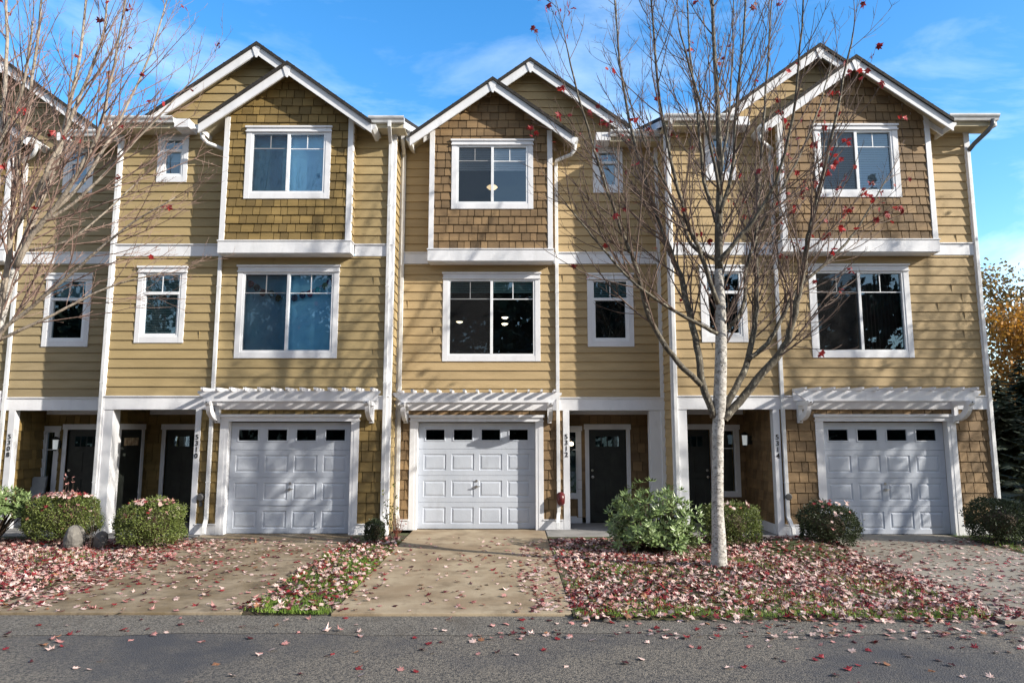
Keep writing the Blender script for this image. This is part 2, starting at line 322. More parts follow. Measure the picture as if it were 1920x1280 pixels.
def shingles(b, F, z0, z1, xl, xr, holes=(), expo=.178, p=.022, seed=3):
    xl, xr = lin(xl), lin(xr); rnd = random.Random(seed); tiles = {}
    for k, zb, zt, a, c in bands(z0, z1, expo, holes):
        if k not in tiles:
            L_ = []; x = min(xl(zb), xl(zt)) - rnd.uniform(0, .2)
            while x < max(xr(zb), xr(zt)): w = rnd.uniform(.13, .27); L_.append((x, x + w - .014, rnd.uniform(0, 1), rnd.uniform(-.001, .005), rnd.uniform(0, .006))); x += w
            tiles[k] = L_
        for p0, q0, p1, q1 in spans(xl, xr, a, c, holes):
            b.face([F(p0, -.012, a), F(q0, -.012, a), F(q1, -.012, c), F(p1, -.012, c)], 0, 0)
            for x0, x1, t, jn, jz in tiles[k]:
                s0, e0, s1, e1 = max(x0, p0), min(x1, q0), max(x0, p1), min(x1, q1)
                if e0 - s0 < .01 and e1 - s1 < .01: continue
                s0, e0 = (min(s0, e0), max(s0, e0)) if e0 > s0 else ((s1 + e1) / 2,) * 2
                if e1 < s1: s1 = e1 = min(max((s1 + e1) / 2, p1), q1)
                az = a + (jz if abs(a - zb) < 1e-6 else 0)
                na = p * (1 - (a - zb) / expo) + .004 + jn; nc = p * (1 - (c - zb) / expo) + .004 + jn
                b.face([F(s0, na, az), F(e0, na, az), F(e1, nc, c), F(s1, nc, c)], 0, t)
                b.face([F(s0, 0, az), F(e0, 0, az), F(e0, na, az), F(s0, na, az)], 0, t)
                b.face([F(e0, na, az), F(e0, 0, az), F(e1, 0, c), F(e1, nc, c)], 0, t); b.face([F(s0, 0, az), F(s0, na, az), F(s1, nc, c), F(s1, 0, c)], 0, t)

def window(root, F, x0, x1, z0, z1, style='slider', back='dark', hh=.13, jw=.11, gl='glass', blind=0, blinds='blind', right=None, name='window', depth=1.1):
    """x0..x1, z0..z1 = outer casing incl. header; F maps (s, n, z)"""
    b = MB(); zt = z1 - hh
    b.box(x0 - .012, x1 + .012, 0, .058, zt + .001, zt + .03, F=F); b.box(x0, x1, 0, .040, zt + .031, z1 - .040, F=F); b.box(x0 - .022, x1 + .022, 0, .066, z1 - .039, z1, F=F)
    b.box(x0, x0 + jw, 0, .032, z0, zt, F=F); b.box(x1 - jw, x1, 0, .032, z0, zt, F=F); b.box(x0 + jw + .001, x1 - jw - .001, 0, .030, z0 + .001, z0 + .12, F=F)
    w = b.build(name, 'trim', root, bevel=.003)
    a, c, d, e = x0 + jw, x1 - jw, z0 + .12, zt          # clear opening
    f = MB(); t = .042
    f.box(a + .001, a + t, -.06, .022, d + .001, e - .001, F=F); f.box(c - t, c - .001, -.06, .022, d + .001, e - .001, F=F)
    f.box(a + t, c - t, -.06, .022, d + .001, d + t, F=F); f.box(a + t, c - t, -.06, .022, e - t, e - .001, F=F)
    m = (a + c) / 2; zm = d + (e - d) * .68
    if style == 'slider':
        f.box(m - .028, m + .028, -.06, .026, d + t, e - t, F=F)
        cells = [(a + t, m - .028, d + t, e - t, -.012), (m + .028, c - t, d + t, e - t, -.03)]
    else:
        f.box(a + t, c - t, -.06, .026, zm - .028, zm + .028, F=F)
        f.box(a + t + .001, a + t + .03, -.06, .008, d + t, zm - .028, F=F); f.box(c - t - .03, c - t - .001, -.06, .008, d + t, zm - .028, F=F); f.box(a + t + .03, c - t - .03, -.06, .008, d + t + .001, d + t + .03, F=F)
        cells = [(a + t, c - t, zm + .028, e - t, -.012), (a + t, c - t, d + t, zm - .028, -.03)]
    f.build('sash', 'vinyl', w, bevel=.003)
    for i, (p, q, r, s_, n_) in enumerate(cells):
        g = MB(); g.face([F(p, n_, r), F(q, n_, r), F(q, n_, s_), F(p, n_, s_)]); g.build('pane', gl, w)
        gr = MB(); gw = .009
        if style == 'slider':
            zb_ = r + (s_ - r) * .755; gr.box(p, q, n_ + .003, n_ + .008, zb_ - gw, zb_ + gw, F=F); gr.box((p + q) / 2 - gw, (p + q) / 2 + gw, n_ + .003, n_ + .008, zb_ + gw, s_, F=F); gr.build('grille', 'vinyl', w)
            if i == 0:
                sc = MB(); sc.face([F(p, .012, r), F(q, .012, r), F(q, .012, s_), F(p, .012, s_)]); sc.build('insect_screen', 'screen', w)
        elif i == 0:
            gr.box((p + q) / 2 - gw, (p + q) / 2 + gw, n_ + .003, n_ + .008, r, s_, F=F); gr.build('grille', 'vinyl', w)
    # the room behind: five closed faces
    k = MB(); A, C_, D_, E_ = a + .002, c - .002, d + .002, e - .002; X0, X1, Z0, Z1 = a - .3, c + .3, d - .4, e + .1
    k.face([F(X0, -depth, Z0), F(X1, -depth, Z0), F(X1, -depth, Z1), F(X0, -depth, Z1)])
    for P in (((A, D_), (C_, D_), (X1, Z0), (X0, Z0)), ((A, E_), (C_, E_), (X1, Z1), (X0, Z1)), ((A, D_), (A, E_), (X0, Z1), (X0, Z0)), ((C_, D_), (C_, E_), (X1, Z1), (X1, Z0))):
        (p1, q1), (p2, q2), (p3, q3), (p4, q4) = P; k.face([F(p1, -.061, q1), F(p2, -.061, q2), F(p3, -depth, q3), F(p4, -depth, q4)])
    k.build('room_lining', back, w)
    if blind:      # share of the height covered from the top, real slats
        bl = MB(); zz = e - t
        if blinds == 'blind' or blinds == 'teal_blind':
            nn = int((e - d - 2 * t) * blind / .05)
            for i in range(nn):
                z_ = zz - .05 * i; bl.face([F(a + t, -.065, z_), F(c - t, -.065, z_), F(c - t, -.088, z_ - .036), F(a + t, -.088, z_ - .036)])
        else:
            bl.face([F(a + t - .03, -.14, zz), F(c - t + .03, -.14, zz), F(c - t + .03, -.14, zz - (e - d) * blind), F(a + t - .03, -.14, zz - (e - d) * blind)])
        bl.build('blind', blinds, w)
    if right:
        cu = MB(); n_ = 24
        for i in range(n_):
            s0 = m + (c - t - m) * i / n_; s1 = m + (c - t - m) * (i + 1) / n_; cu.face([F(s0, -.16 - .03 * (i % 2), d), F(s1, -.16 - .03 * ((i + 1) % 2), d), F(s1, -.16 - .03 * ((i + 1) % 2), e), F(s0, -.16 - .03 * (i % 2), e)])
        cu.build('curtain', right, w)
    return (x0 + .03, x1 - .03, z0 + .03, z1 - .03)

def garage_door(root, F, x0, x1, seed=0, warp=False):
    W = x1 - x0; H = 2.17; b = MB(); rows = 4; rh = H / rows; n0 = -.13
    def ff(s, n, z):
        if warp: n -= .022 * math.exp(-((s - (x0 + 1.0)) ** 2 / .06 + (z - .55) ** 2 / .09)); 
        return F(s, n, z)
    def quad(a, c, d, e, na=n0): 
        b.face([ff(a, na, d), ff(c, na, d), ff(c, na, e), ff(a, na, e)])
    def ring(A, na, B_, nb):
        (a, c, d, e), (p, q, r, s) = A, B_
        for P in (((a, d), (c, d), (q, r), (p, r)), ((c, d), (c, e), (q, s), (q, r)), ((c, e), (a, e), (p, s), (q, s)), ((a, e), (a, d), (p, r), (p, s))):
            (u, v), (w_, x_), (y, z_), (g, h) = P; b.face([ff(u, na, v), ff(w_, na, x_), ff(y, nb, z_), ff(g, nb, h)])
    lites = []
    for r in range(rows):
        zb, zt = r * rh + .003, (r + 1) * rh - .003
        b.face([ff(x0, n0, zt), ff(x1, n0, zt), ff(x1, n0 - .02, zt + .003), ff(x0, n0 - .02, zt + .003)]); b.face([ff(x0, n0 - .02, zb - .003), ff(x1, n0 - .02, zb - .003), ff(x1, n0, zb), ff(x0, n0, zb)])
        cw = W / 4 * .955; xs = x0 + W * .0225
        pz0, pz1 = (zb + .10, zt - .10)
        if r == rows - 1: pz0, pz1 = zb + .155, zb + .155 + .27
        quad(x0, xs, zb, zt); quad(xs + 4 * cw, x1, zb, zt)
        for c in range(4):
            ca, cb = xs + c * cw, xs + (c + 1) * cw; pw = .47 if r < rows - 1 else .44; pa = (ca + cb) / 2 - pw / 2; pb = pa + pw
            for N in range(1):
                quad(ca, pa, zb, zt); quad(pb, cb, zb, zt); quad(pa, pb, zb, pz0); quad(pa, pb, pz1, zt)
            O = (pa, pb, pz0, pz1)
            def ins(q, k): return (q[0] + k, q[1] - k, q[2] + k, q[3] - k)
            if r < rows - 1:
                ring(O, n0, ins(O, .012), n0 - .013); ring(ins(O, .012), n0 - .013, ins(O, .024), n0 - .013); ring(ins(O, .024), n0 - .013, ins(O, .055), n0 - .002); I = ins(O, .055); quad(*I, n0 - .002)
            else:
                ring(O, n0, ins(O, .008), n0 + .012); ring(ins(O, .008), n0 + .012, ins(O, .028), n0 + .008); I = ins(O, .028); ring(I, n0 + .008, I, n0 - .02); lites.append(I)
    g = b.build('garage_door', 'garage', root)
    for I in lites:
        p = MB(); a, c, d, e = I; p.face([ff(a, n0 - .012, d), ff(c, n0 - .012, d), ff(c, n0 - .012, e), ff(a, n0 - .012, e)]); p.build('pane', 'dim_glass', g)
    k = MB(); k.box(x0 + .05, x1 - .05, -1.2, n0 - .035, .05, H - .01, F=F)
    k.build('garage_interior', 'dark', g)
    h = MB(); mx = (x0 + x1) / 2; z = .86
    h.tube([ff(mx, n0 - .005, z), ff(mx, n0 + .035, z)], .028, 12); h.tube([ff(mx - .075, n0 + .042, z - .012), ff(mx, n0 + .05, z), ff(mx + .075, n0 + .042, z + .006)], [.008, .014, .008], 8)
    h.tube([ff(mx, n0 - .003, z + .115), ff(mx, n0 + .015, z + .115)], .024, 12)
    h.build('handle', 'metal', g)
    s = MB(); s.box(x0 + .01, x1 - .01, n0 - .03, n0 + .004, -.0, .010, F=F); s.build('bottom_seal', 'black', g)

def pergola(root, F, x0, x1, bx):
    b = MB(); zb, zt = 2.575, 2.765
    for n in (.44,):
        b.prism([(x0, zt), (x0, zt - .035), (x0 + .20, zb), (x1 - .20, zb), (x1, zt - .035), (x1, zt)], n, n + .045, F=F)
    b.prism([(x0 + .12, zt - .01), (x0 + .12, zb + .02), (x1 - .12, zb + .02), (x1 - .12, zt - .01)], .03, .07, F=F)
    g = b.build('pergola', 'trim', root, bevel=.004)
    n = 13; 
    for i in range(n):
        x = x0 + .14 + (x1 - x0 - .28) * i / (n - 1); r = MB()
        G = lambda a, s, c: F(s, a, c)
        r.prism([(.025, zt + .002), (.60, zt + .002), (.63, zt + .02), (.63, zt + .062), (.025, zt + .062)], x - .019, x + .019, F=G); r.build('rafter', 'trim', g, bevel=.003)
    for x in bx:
        k = MB(); w = .045; G = lambda a, s, c: F(s, a, c)
        k.prism([(.02, 2.16), (.10, 2.16), (.10, 2.52), (.02, 2.52)], x - w + .004, x + w - .004, F=G)
        k.prism([(.02, 2.50), (.58, 2.50), (.60, 2.53), (.60, 2.575), (.02, 2.575)], x - w, x + w, F=G)
        arc = [(.10 + .38 * math.sin(t), 2.52 - .30 + .30 * (1 - math.cos(t)) ) for t in [i * math.pi / 2 / 8 for i in range(9)]]
        arc2 = [(.10 + .26 * math.sin(t), 2.30 + .20 * (1 - math.cos(t)) ) for t in [i * math.pi / 2 / 8 for i in range(9)]]
        outer = [(.10, 2.20)] + [(.10 + (.44) * math.sin(t), 2.20 + .30 * (1 - math.cos(t))) for t in [i * math.pi / 16 for i in range(1, 9)]]
        inner = [(.10 + (.30) * math.sin(t), 2.30 + .20 * (1 - math.cos(t))) for t in [i * math.pi / 16 for i in range(8, 0, -1)]] + [(.10, 2.30)]
        k.prism(outer + inner, x - w + .006, x + w - .006, F=G)
        br = k.build('bracket', 'trim', g, bevel=.003)
        q = MB(); q.tube([F(x, .10, 2.2), F(x, .112, 2.2)], .013, 8); q.tube([F(x, .60, 2.545), F(x, .612, 2.545)], .013, 8); q.build('bolt', 'black', br)

def downspout(root, F, x, ztop, gut=None, foot=.12, n=.05, fdir=1, m='gutter'):
    b = MB(); pts = []
    if gut: gx, gn, gz = gut; pts += [(gx, gn, gz), (gx, gn, gz - .10), (gx + (x - gx) * .35, gn + (n - gn) * .35, gz - .19), (x + (gx - x) * .2, n + (gn - n) * .2, gz - .30)]
    pts += [(x, n, ztop), (x, n, .36), (x + .012 * fdir, n + .03, .30), (x + .03 * fdir, n + foot, .16), (x + .035 * fdir, n + foot + .015, .05)]
    b.rect_tube(pts, .072, .055, F); d = b.build('downspout', m, root, bevel=.006)
    for z in (1.0, 2.95, 4.9, 6.6):
        if z < ztop - .3: k = MB(); k.box(x - .041, x + .041, 0, n + .031, z, z + .018, F=F); k.build('strap', m, d)

def gutter(root, F, x0, x1, z1, n0, m='gutter', end=None):
    b = MB(); G = lambda a, s, c: F(s, a, c)
    b.prism([(n0, z1), (n0, z1 - .12), (n0 + .07, z1 - .12), (n0 + .085, z1 - .08), (n0 + .115, z1 - .045), (n0 + .125, z1 - .02), (n0 + .125, z1), (n0 + .115, z1), (n0 + .11, z1 - .03), (n0 + .01, z1 - .03), (n0 + .01, z1)], x0, x1, F=G)
    return b.build('gutter', m, root)

def gable_roof(root, F, xp, zp, sl, wl, wr, nf, nb, name='gable_roof', rakes=(1, 1), bump=0):
    """outer top ridge at (xp, zp); slopes drop sl per metre; nf = how far in front of the wall, nb = how far behind"""
    r = MB(); th = .075; so = MB(); rk = MB(); ov = .04
    for sg, w in ((-1, wl), (1, wr)):
        if w <= 0: continue
        xe = xp + sg * w; ze = zp - sl * w
        P = [(xp, zp), (xe, ze), (xe, ze - th), (xp, zp - th)]
        r.prism(P if sg > 0 else P[::-1], -nb, nf + ov, F=F)
        rows = int(w / .17)
        for i in range(rows):       # butt edges of the shingle courses
            a = xp + sg * w * (i + .9) / rows; zz = zp - sl * abs(a - xp); r.box(min(a, a - sg * .05), max(a, a - sg * .05), -nb, nf + ov + .003, zz - .004, zz + .010, F=F)
        zs = zp - th - .004; P = [(xp, zs), (xe - sg * .01, ze - th - .004), (xe - sg * .01, ze - th - .03), (xp, zs - .026)]
        so.prism(P if sg > 0 else P[::-1], -nb + .02, nf - .032, F=F)
        h = .165; g = .07
        if rakes[0 if sg < 0 else 1]:
            P = [(xp + sg * g, zp - th - .002 - sl * g), (xe - sg * .002, ze - th - .002), (xe - sg * .002, ze - th - h - .01), (xp + sg * g * .3, zp - th - .002 - sl * g * .3 - h - .03)]
            rk.prism(P if sg > 0 else P[::-1], nf - .03, nf, F=F)
    rk.prism([(xp, zp - th - .002), (xp + .085, zp - th - .064), (xp + .012, zp - th - .27), (xp - .012, zp - th - .27), (xp - .085, zp - th - .064)], nf - .0, nf + .018, F=F)
    o = r.build(name, 'roof', root); so.build('soffit', 'soffit', o); rk.build('rake_board', 'trim', o, bevel=.003)
    return o

def make_house(P):
    X0, X1, Y, d = P['x0'], P['x1'], P['Y'], P['dir']      # dir = +1: entry on the left
    S, SH = P['sid'], P['shi']
    root = empty('townhouse', ((X0 + X1) / 2, Y, 0), P['label'], 'townhouse', 'row of townhouses')
    F = front(Y); rnd = random.Random(P['seed'])
    g0, g1 = P['g']; b0, b1 = P['bay']; hb = .30; ff0, ff1 = g0 - .16, g1 + .16
    px0, px1 = P['post']; c0, c1 = P['col']; e0, e1 = (c0, px0) if d > 0 else (px1, c1)   # entry opening incl. column
    holes2 = []
    # windows first: they give the siding its openings
    FB = front(Y - hb)
    hbay = window(root, FB, *P['bw'], 6.66, 8.20, 'slider', gl=P.get('bgl', 'glass_up'), **P.get('bwk', {}))
    holes2.append(window(root, F, *P['lw'], 3.45, 5.36, 'slider', hh=.15, gl=P.get('lgl', 'glass'), **P.get('lwk', {})))
    holes3 = [window(root, F, *P['uw'], 7.12, 8.19, 'hung', hh=.12, jw=.09, gl='glass_up', **P.get('uwk', {}))]
    holes2.append(window(root, F, *P['mw'], 3.76, 5.34, 'hung', hh=.14, jw=.10, **P.get('mwk', {})))
    # siding on the two upper storeys and the big gable
    xp, zp = P['bp']; sl = .727; zpu = zp - .12
    b = MB(); lap(b, F, 2.70, 5.54, X0, X1, holes2, rnd=rnd); b.build('lap_siding', S, root)
    b = MB(); bh = (b0 + .02, b1 - .02, 5.6, 7.95); lap(b, F, 5.80, 8.14, X0, X1, holes3 + [bh], rnd=rnd); b.build('lap_siding', S, root)
    b = MB(); lap(b, F, 8.14, zpu, lambda z: max(X0, xp - (zpu - z) / sl), lambda z: min(X1, xp + (zpu - z) / sl), [(b0 + .1, b1 - .1, 8.0, 8.3)], rnd=rnd); b.build('gable_siding', S, root)
    # bay
    bc = (b0 + b1) / 2 + P.get('bo', 0); bz = P['bpz']; bzu = bz - .10
    b = MB(); shingles(b, FB, 5.79, bzu, lambda z: max(b0, bc - (bzu - z) / sl), lambda z: min(b1, bc + (bzu - z) / sl), [hbay], seed=P['seed']); bay = b.build('bay_wall', SH, root)
    for sx, s in ((b0, -1), (b1, 1)):
        G = lambda t, n, z, sx=sx, s=s: (sx + s * n, Y - hb + t, z)
        sd_ = MB(); lap(sd_, G, 5.79, 8.3, 0, hb, rnd=rnd); sd_.build('bay_side', S, bay)
    for sx, s in ((b0, -1), (b1, 1)):
        b = MB(); Lc = [(sx + s * .022, .034), (sx - s * .085, .034), (sx - s * .085, 0), (sx, 0), (sx, -.09), (sx + s * .022, -.09)]
        b.prism(Lc, 5.801, 8.40, F=lambda a, z, n: FB(a, n, z)); b.build('corner_board', 'trim', bay, bevel=.003)
    b = MB(); b.box(b0 - .05, b1 + .05, -hb + .001, .05, 5.775, 5.80, F=FB); b.box(b0 - .035, b1 + .035, -hb + .002, .036, 5.535, 5.774, F=FB); b.box(b0 - .01, b1 + .01, -hb + .003, .01, 5.52, 5.534, F=FB)
    b.build('base_board', 'trim', bay, bevel=.003)
    # belts
    def belt(z0, z1, segs):
        for a, c in segs:
            b = MB(); b.prism([(0, z0), (.034, z0), (.034, z1 - .024), (.058, z1 - .024), (.058, z1), (0, z1)], a, c, F=lambda n, s, z: F(s, n, z))
            b.build('belt_board', 'trim', root, bevel=.003)
    belt(5.545, 5.80, [(X0, b0 - .052), (b1 + .052, X1)]); belt(2.425, 2.70, [(X0, X1)])
    # corner boards of the house
    cz0 = 0.0
    for cx_, s in ((X0, 1), (X1, -1)):
        if s == 1 and P.get('left_free', True) or s == -1 and P.get('right_free', True):
            b = MB(); b.prism([(cx_ - s * .022, .040), (cx_ + s * .09, .040), (cx_ + s * .09, 0), (cx_, 0), (cx_, -.09), (cx_ - s * .022, -.09)], cz0, 8.14, F=lambda a, z, n: F(a, n, z))
        else: b = MB(); b.box(min(cx_ + s * .002, cx_ + s * .085), max(cx_ + s * .002, cx_ + s * .085), -.0, .040, cz0, 8.14, F=F)
        b.build('corner_board', 'trim', root, bevel=.003)
    # ground floor: shingled garage wall
    w0, w1 = (px1, X1) if d > 0 else (X0, px0)
    b = MB(); shingles(b, F, .21, 2.425, w0, w1, [(ff0 + .02, ff1 - .02, -1, 2.30)], expo=.20, seed=P['seed'] + 9); b.build('shingle_siding', SH, root)
    for a, c in ((w0, ff0), (ff1, w1)):
        if c - a > .03: b = MB(); b.prism([(0, 0), (.032, 0), (.032, .192), (.052, .192), (.052, .215), (0, .215)], a, c, F=lambda n, s, z: F(s, n, z)); b.build('base_board', 'trim', root, bevel=.003)
    # garage
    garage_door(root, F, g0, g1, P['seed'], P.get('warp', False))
    b = MB(); b.box(ff0, g0 - .001, -.125, .030, 0, 2.19, F=F); b.box(g1 + .001, ff1, -.125, .030, 0, 2.19, F=F)
    b.box(ff0 - .005, ff0 + .10, .030, .036, 0, 2.19, F=F); b.box(ff1 - .10, ff1 + .005, .030, .036, 0, 2.19, F=F)
    b.box(ff0 - .015, ff1 + .015, -.125, .045, 2.191, 2.222, F=F); b.box(ff0, ff1, -.125, .034, 2.223, 2.275, F=F); b.box(ff0 - .03, ff1 + .03, -.02, .065, 2.276, 2.33, F=F)
    b.build('garage_frame', 'trim', root, bevel=.003)
    pergola(root, F, *P['perg'], P['br'])
    # porch: post, column, side walls, back wall
    D = P['depth']; GB = front(Y + D)
    b = MB(); b.box(px0, px1, -.05, .036, 0, 2.424, F=F); b.box(px0 - .0, px1 + .0, -.12, -.051, 0, 2.424, F=F); post = b.build('porch_post', 'trim', root, bevel=.003)
    b = MB(); b.box(c0, c1, -.24, .018, 0, 2.424, F=F); b.box(c0 + .01, c1 - .01, -.23, .030, 0, .16, F=F); b.build('porch_column', 'trim', root, bevel=.006)
    pw = MB(); pe0, pe1 = (X0 + .115, px0 + .02) if d > 0 else (px1 - .02, X1 - .115)
    dh = P['door']; wh = P.get('side')
    hl = [(dh[0], dh[1], 0, 2.03)] + ([(wh[0], wh[1], wh[2], wh[3])] if wh else [])
    shingles(pw, GB, .13, 2.5, pe0, pe1, hl, expo=.20, seed=P['seed'] + 5)
    for sx, s in ((pe0, 1), (pe1, -1)):
        G = lambda t, n, z, sx=sx, s=s: (sx + s * n, Y + .125 + t, z)
        shingles(pw, G, .2, 2.5, 0, D - .125, expo=.20, seed=P['seed'] + 6)
    pw.build('porch_wall', SH, root)
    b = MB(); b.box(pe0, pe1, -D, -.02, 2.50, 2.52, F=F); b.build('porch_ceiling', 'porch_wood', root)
    b = MB()
    for sx, s in ((pe0, 1), (pe1, -1)):
        q = MB(); q.box(min(sx, sx + s * .035), max(sx, sx + s * .035), -D + .001, -.121, 0.012, .2, F=F); q.build('base_board', 'trim', root, bevel=.003)
    hl2 = sorted(hl)
    b.box(pe0 + .036, min(h[0] for h in hl) - .1, 0, .03, .012, .2, F=GB) if min(h[0] for h in hl) - .1 > pe0 + .04 else None
    b.box(max(h[1] for h in hl) + .1, pe1 - .036, 0, .03, .012, .2, F=GB) if max(h[1] for h in hl) + .1 < pe1 - .04 else None
    b.box(pe0 + .036, pe1 - .036, -.0, .03, 2.36, 2.499, F=GB); b.build('porch_trim', 'trim', root, bevel=.003)
    # front door
    da, dc = dh[0], dh[1]; b = MB(); b.box(da - .09, da, 0, .032, .012, 2.03, F=GB); b.box(dc, dc + .09, 0, .032, .012, 2.03, F=GB); b.box(da - .11, dc + .11, 0, .038, 2.031, 2.15, F=GB)
    fr = b.build('front_door', 'trim', root, bevel=.003)
    b = MB(); b.box(da + .002, dc - .002, -.07, -.03, .03, 2.025, F=GB)
    for zz0, zz1 in ((.25, .95), (1.1, 1.55)):
        for k in range(2):
            a = da + .12 + k * ((dc - da) / 2 - .06); b.box(a, a + (dc - da) / 2 - .18, -.03, -.02, zz0, zz1, F=GB)
    lf = b.build('door_leaf', 'door', fr, bevel=.006)
    for k in range(4): b = MB(); a = da + .14 + k * (dc - da - .28) / 4; b.box(a + .012, a + (dc - da - .28) / 4 - .012, -.029, -.022, 1.66, 1.88, F=GB); b.build('door_lite', 'glass', fr)
    hx = dc - .07 if P.get('hr', True) else da + .07
    b = MB(); b.tube([GB(hx, -.03, 1.0), GB(hx, .02, 1.0)], .012, 8); b.tube([GB(hx, .015, 1.0), GB(hx, .03, 1.0), GB(hx, .05, 1.0), GB(hx, .06, 1.0)], [.015, .032, .032, .012], 10); b.tube([GB(hx, -.03, 1.14), GB(hx, -.005, 1.14)], .026, 10); b.build('door_knob', 'metal', fr)
    if wh:
        a, c, z0_, z1_ = wh; b = MB(); b.box(a - .09, a, 0, .03, z0_ - .09, z1_, F=GB); b.box(c, c + .09, 0, .03, z0_ - .09, z1_, F=GB); b.box(a - .11, c + .11, 0, .036, z1_ + .001, z1_ + .11, F=GB); b.box(a, c, 0, .028, z0_ - .09, z0_, F=GB)
        if P.get('sidepanel'):
            b.box(a - .09, a, 0, .03, .012, z0_ - .091, F=GB); b.box(c, c + .09, 0, .03, .012, z0_ - .091, F=GB); b.box(a, c, 0, .028, .012, .16, F=GB)
        sw = b.build('side_window', 'trim', root, bevel=.003)
        b = MB(); b.box(a, a + .03, -.05, .01, z0_, z1_, F=GB); b.box(c - .03, c, -.05, .01, z0_, z1_, F=GB); b.box(a + .03, c - .03, -.05, .01, z0_, z0_ + .03, F=GB); b.box(a + .03, c - .03, -.05, .01, z1_ - .03, z1_, F=GB); b.box(a + .03, c - .03, -.05, .008, z1_ - .42, z1_ - .40, F=GB); b.build('sash', 'vinyl', sw)
        b = MB(); b.face([GB(a + .03, -.02, z0_ + .03), GB(c - .03, -.02, z0_ + .03), GB(c - .03, -.02, z1_ - .03), GB(a + .03, -.02, z1_ - .03)]); b.build('pane', 'glass', sw)
        b = MB(); b.box(a + .01, c - .01, -.6, -.2, z0_, z1_, F=GB); b.build('room_lining', 'dark', sw)
    # number
    for i, ch in enumerate(P['num']):
        cu = bpy.data.curves.new('digit', 'FONT'); cu.body = ch; cu.size = .138; cu.extrude = .004; cu.align_x = 'CENTER'; cu.offset = .0015
        to = bpy.data.objects.new('digit', cu); col.objects.link(to); bpy.context.view_layer.update()
        me = bpy.data.meshes.new_from_object(to.evaluated_get(bpy.context.evaluated_depsgraph_get())); bpy.data.objects.remove(to); me.materials.clear(); me.materials.append(M['black'])
        me.name = 'digit'
        if i == 0: hn = bpy.data.objects.new('house_number', me); o = hn; hn.parent = post
        else: o = bpy.data.objects.new('digit', me); o.parent = hn
        col.objects.link(o)
        me.transform(Matrix.Translation(((px0 + px1) / 2 - root.location.x, -.042, 1.84 - i * .122)) @ Matrix.Rotation(R(90), 4, 'X'))
    # party walls, back wall, main roof
    b = MB(); b.prism([(X0 + .004, -.03), (X0 + .10, -.03), (X0 + .10, -9.9), (X1 - .10, -9.9), (X1 - .10, -.03), (X1 - .004, -.03), (X1 - .004, -10), (X0 + .004, -10)], 0, 8.1, F=lambda a, z, n: F(a, n, z)); b.build('party_wall', S, root); b = MB()
    zi = 2.53
    if d > 0: b.box(px0 + .034, px0 + .13, -D - .6, -.125, 0, zi, F=F)
    else: b.box(px1 - .13, px1 - .034, -D - .6, -.125, 0, zi, F=F)
    b.build('party_wall', S, root)
    for s_, side in ((X0, 'left_face'), (X1, 'right_face')):
        if P.get(side):
            s = -1 if side == 'left_face' else 1; G = lambda t, n, z, s_=s_, s=s: (s_ + s * n, Y + t, z)
            b = MB(); lap(b, G, .0, 8.14, .085, P[side], rnd=rnd); b.build('side_siding', S, root)
    ms = .36
    er = P['eaves']      # front eave runs (x0, x1)
    b = MB(); xa, xb = X0 - P.get('ol', 0), X1 + P.get('or', 0)
    b.prism([(.05, 8.37 + .41 * ms), (5.2, 8.37 + 5.56 * ms), (10.4, 8.37), (10.4, 8.29), (5.2, 8.29 + 5.56 * ms), (.05, 8.29 + .41 * ms)], xa, xb, F=lambda a, s, c: (s, Y + a, c))
    for a_, c_ in er: b.prism([(-.36, 8.37), (.049, 8.37 + .409 * ms), (.049, 8.29 + .409 * ms), (-.36, 8.29)], a_, c_, F=lambda a, s, c: (s, Y + a, c))
    mr_ = b.build('main_roof', 'roof', root)
    for sx in ((xa - .002, xa + .028), (xb - .028, xb + .002)):
        b = MB(); b.prism([(-.355, 8.286), (5.2, 8.286 + 5.555 * ms), (10.3, 8.286), (10.3, 8.10), (5.2, 8.10 + 5.555 * ms), (-.355, 8.15)], *sx, F=lambda a, s, c: (s, Y + a, c)); b.build('verge_board', 'trim', mr_)
    for a, c in er: b = MB(); b.prism([(-.02, 8.145), (.352, 8.145), (.352, 8.286), (.331, 8.286), (.331, 8.16), (-.02, 8.16)], a, c, F=lambda n, s, z: F(s, n, z)); b.build('eave_soffit', 'soffit', mr_)
    for i, (a, c) in enumerate(er): gutter(root, F, a, c, 8.36, .353, P.get('gm', 'gutter'))
    be = P['bigend']; b = MB()
    b.box(min(be, be + .30 * d), max(be, be + .30 * d), -.02, .40, 8.15, 8.33, F=F); b.build('fascia_return', 'trim', mr_, bevel=.004)
    gable_roof(root, F, xp, zp, sl, P['bpw'][0], P['bpw'][1], .30, 4.6, 'gable_roof')
    gable_roof(root, F, bc, bz, sl, P['spw'][0], P['spw'][1], hb + .30, .02, 'bay_roof')
    # small bay gutter returns at the foot of each bay rake
    for sg in (-1, 1):
        xe = bc + sg * P['spw'][0 if sg < 0 else 1]; b = MB(); zt = bz - sl * abs(xe - bc) - .10
        b.prism([(xe - sg * .03, zt - .09), (xe + sg * .02, zt - .08), (xe + sg * .085, zt - .01), (xe + sg * .085, zt + .03), (xe - sg * .03, zt + .03)], -.02, hb + .27, F=F); b.build('bay_gutter', 'gutter', root)
        if sg == P['bds']:
            xd = P['ds2']; G = F; bb = MB(); gn = hb + .05
            zg = zt - .05
            bb.tube([F(xe + sg * .03, gn, zg), F(xe + sg * .02, gn - .01, zg - .10), F(xe - sg * .06, gn - .06, zg - .19), F(xd - sg * .0, .16, zg - .27), F(xd, .06, zg - .33)], .042, 8); bb.build('downspout_elbow', 'gutter', root, smooth=True)
            downspout(root, F, xd, zg - .30, foot=.14, fdir=P.get('fd', 1))
    for q in P.get('ds', []): downspout(root, F, **q)
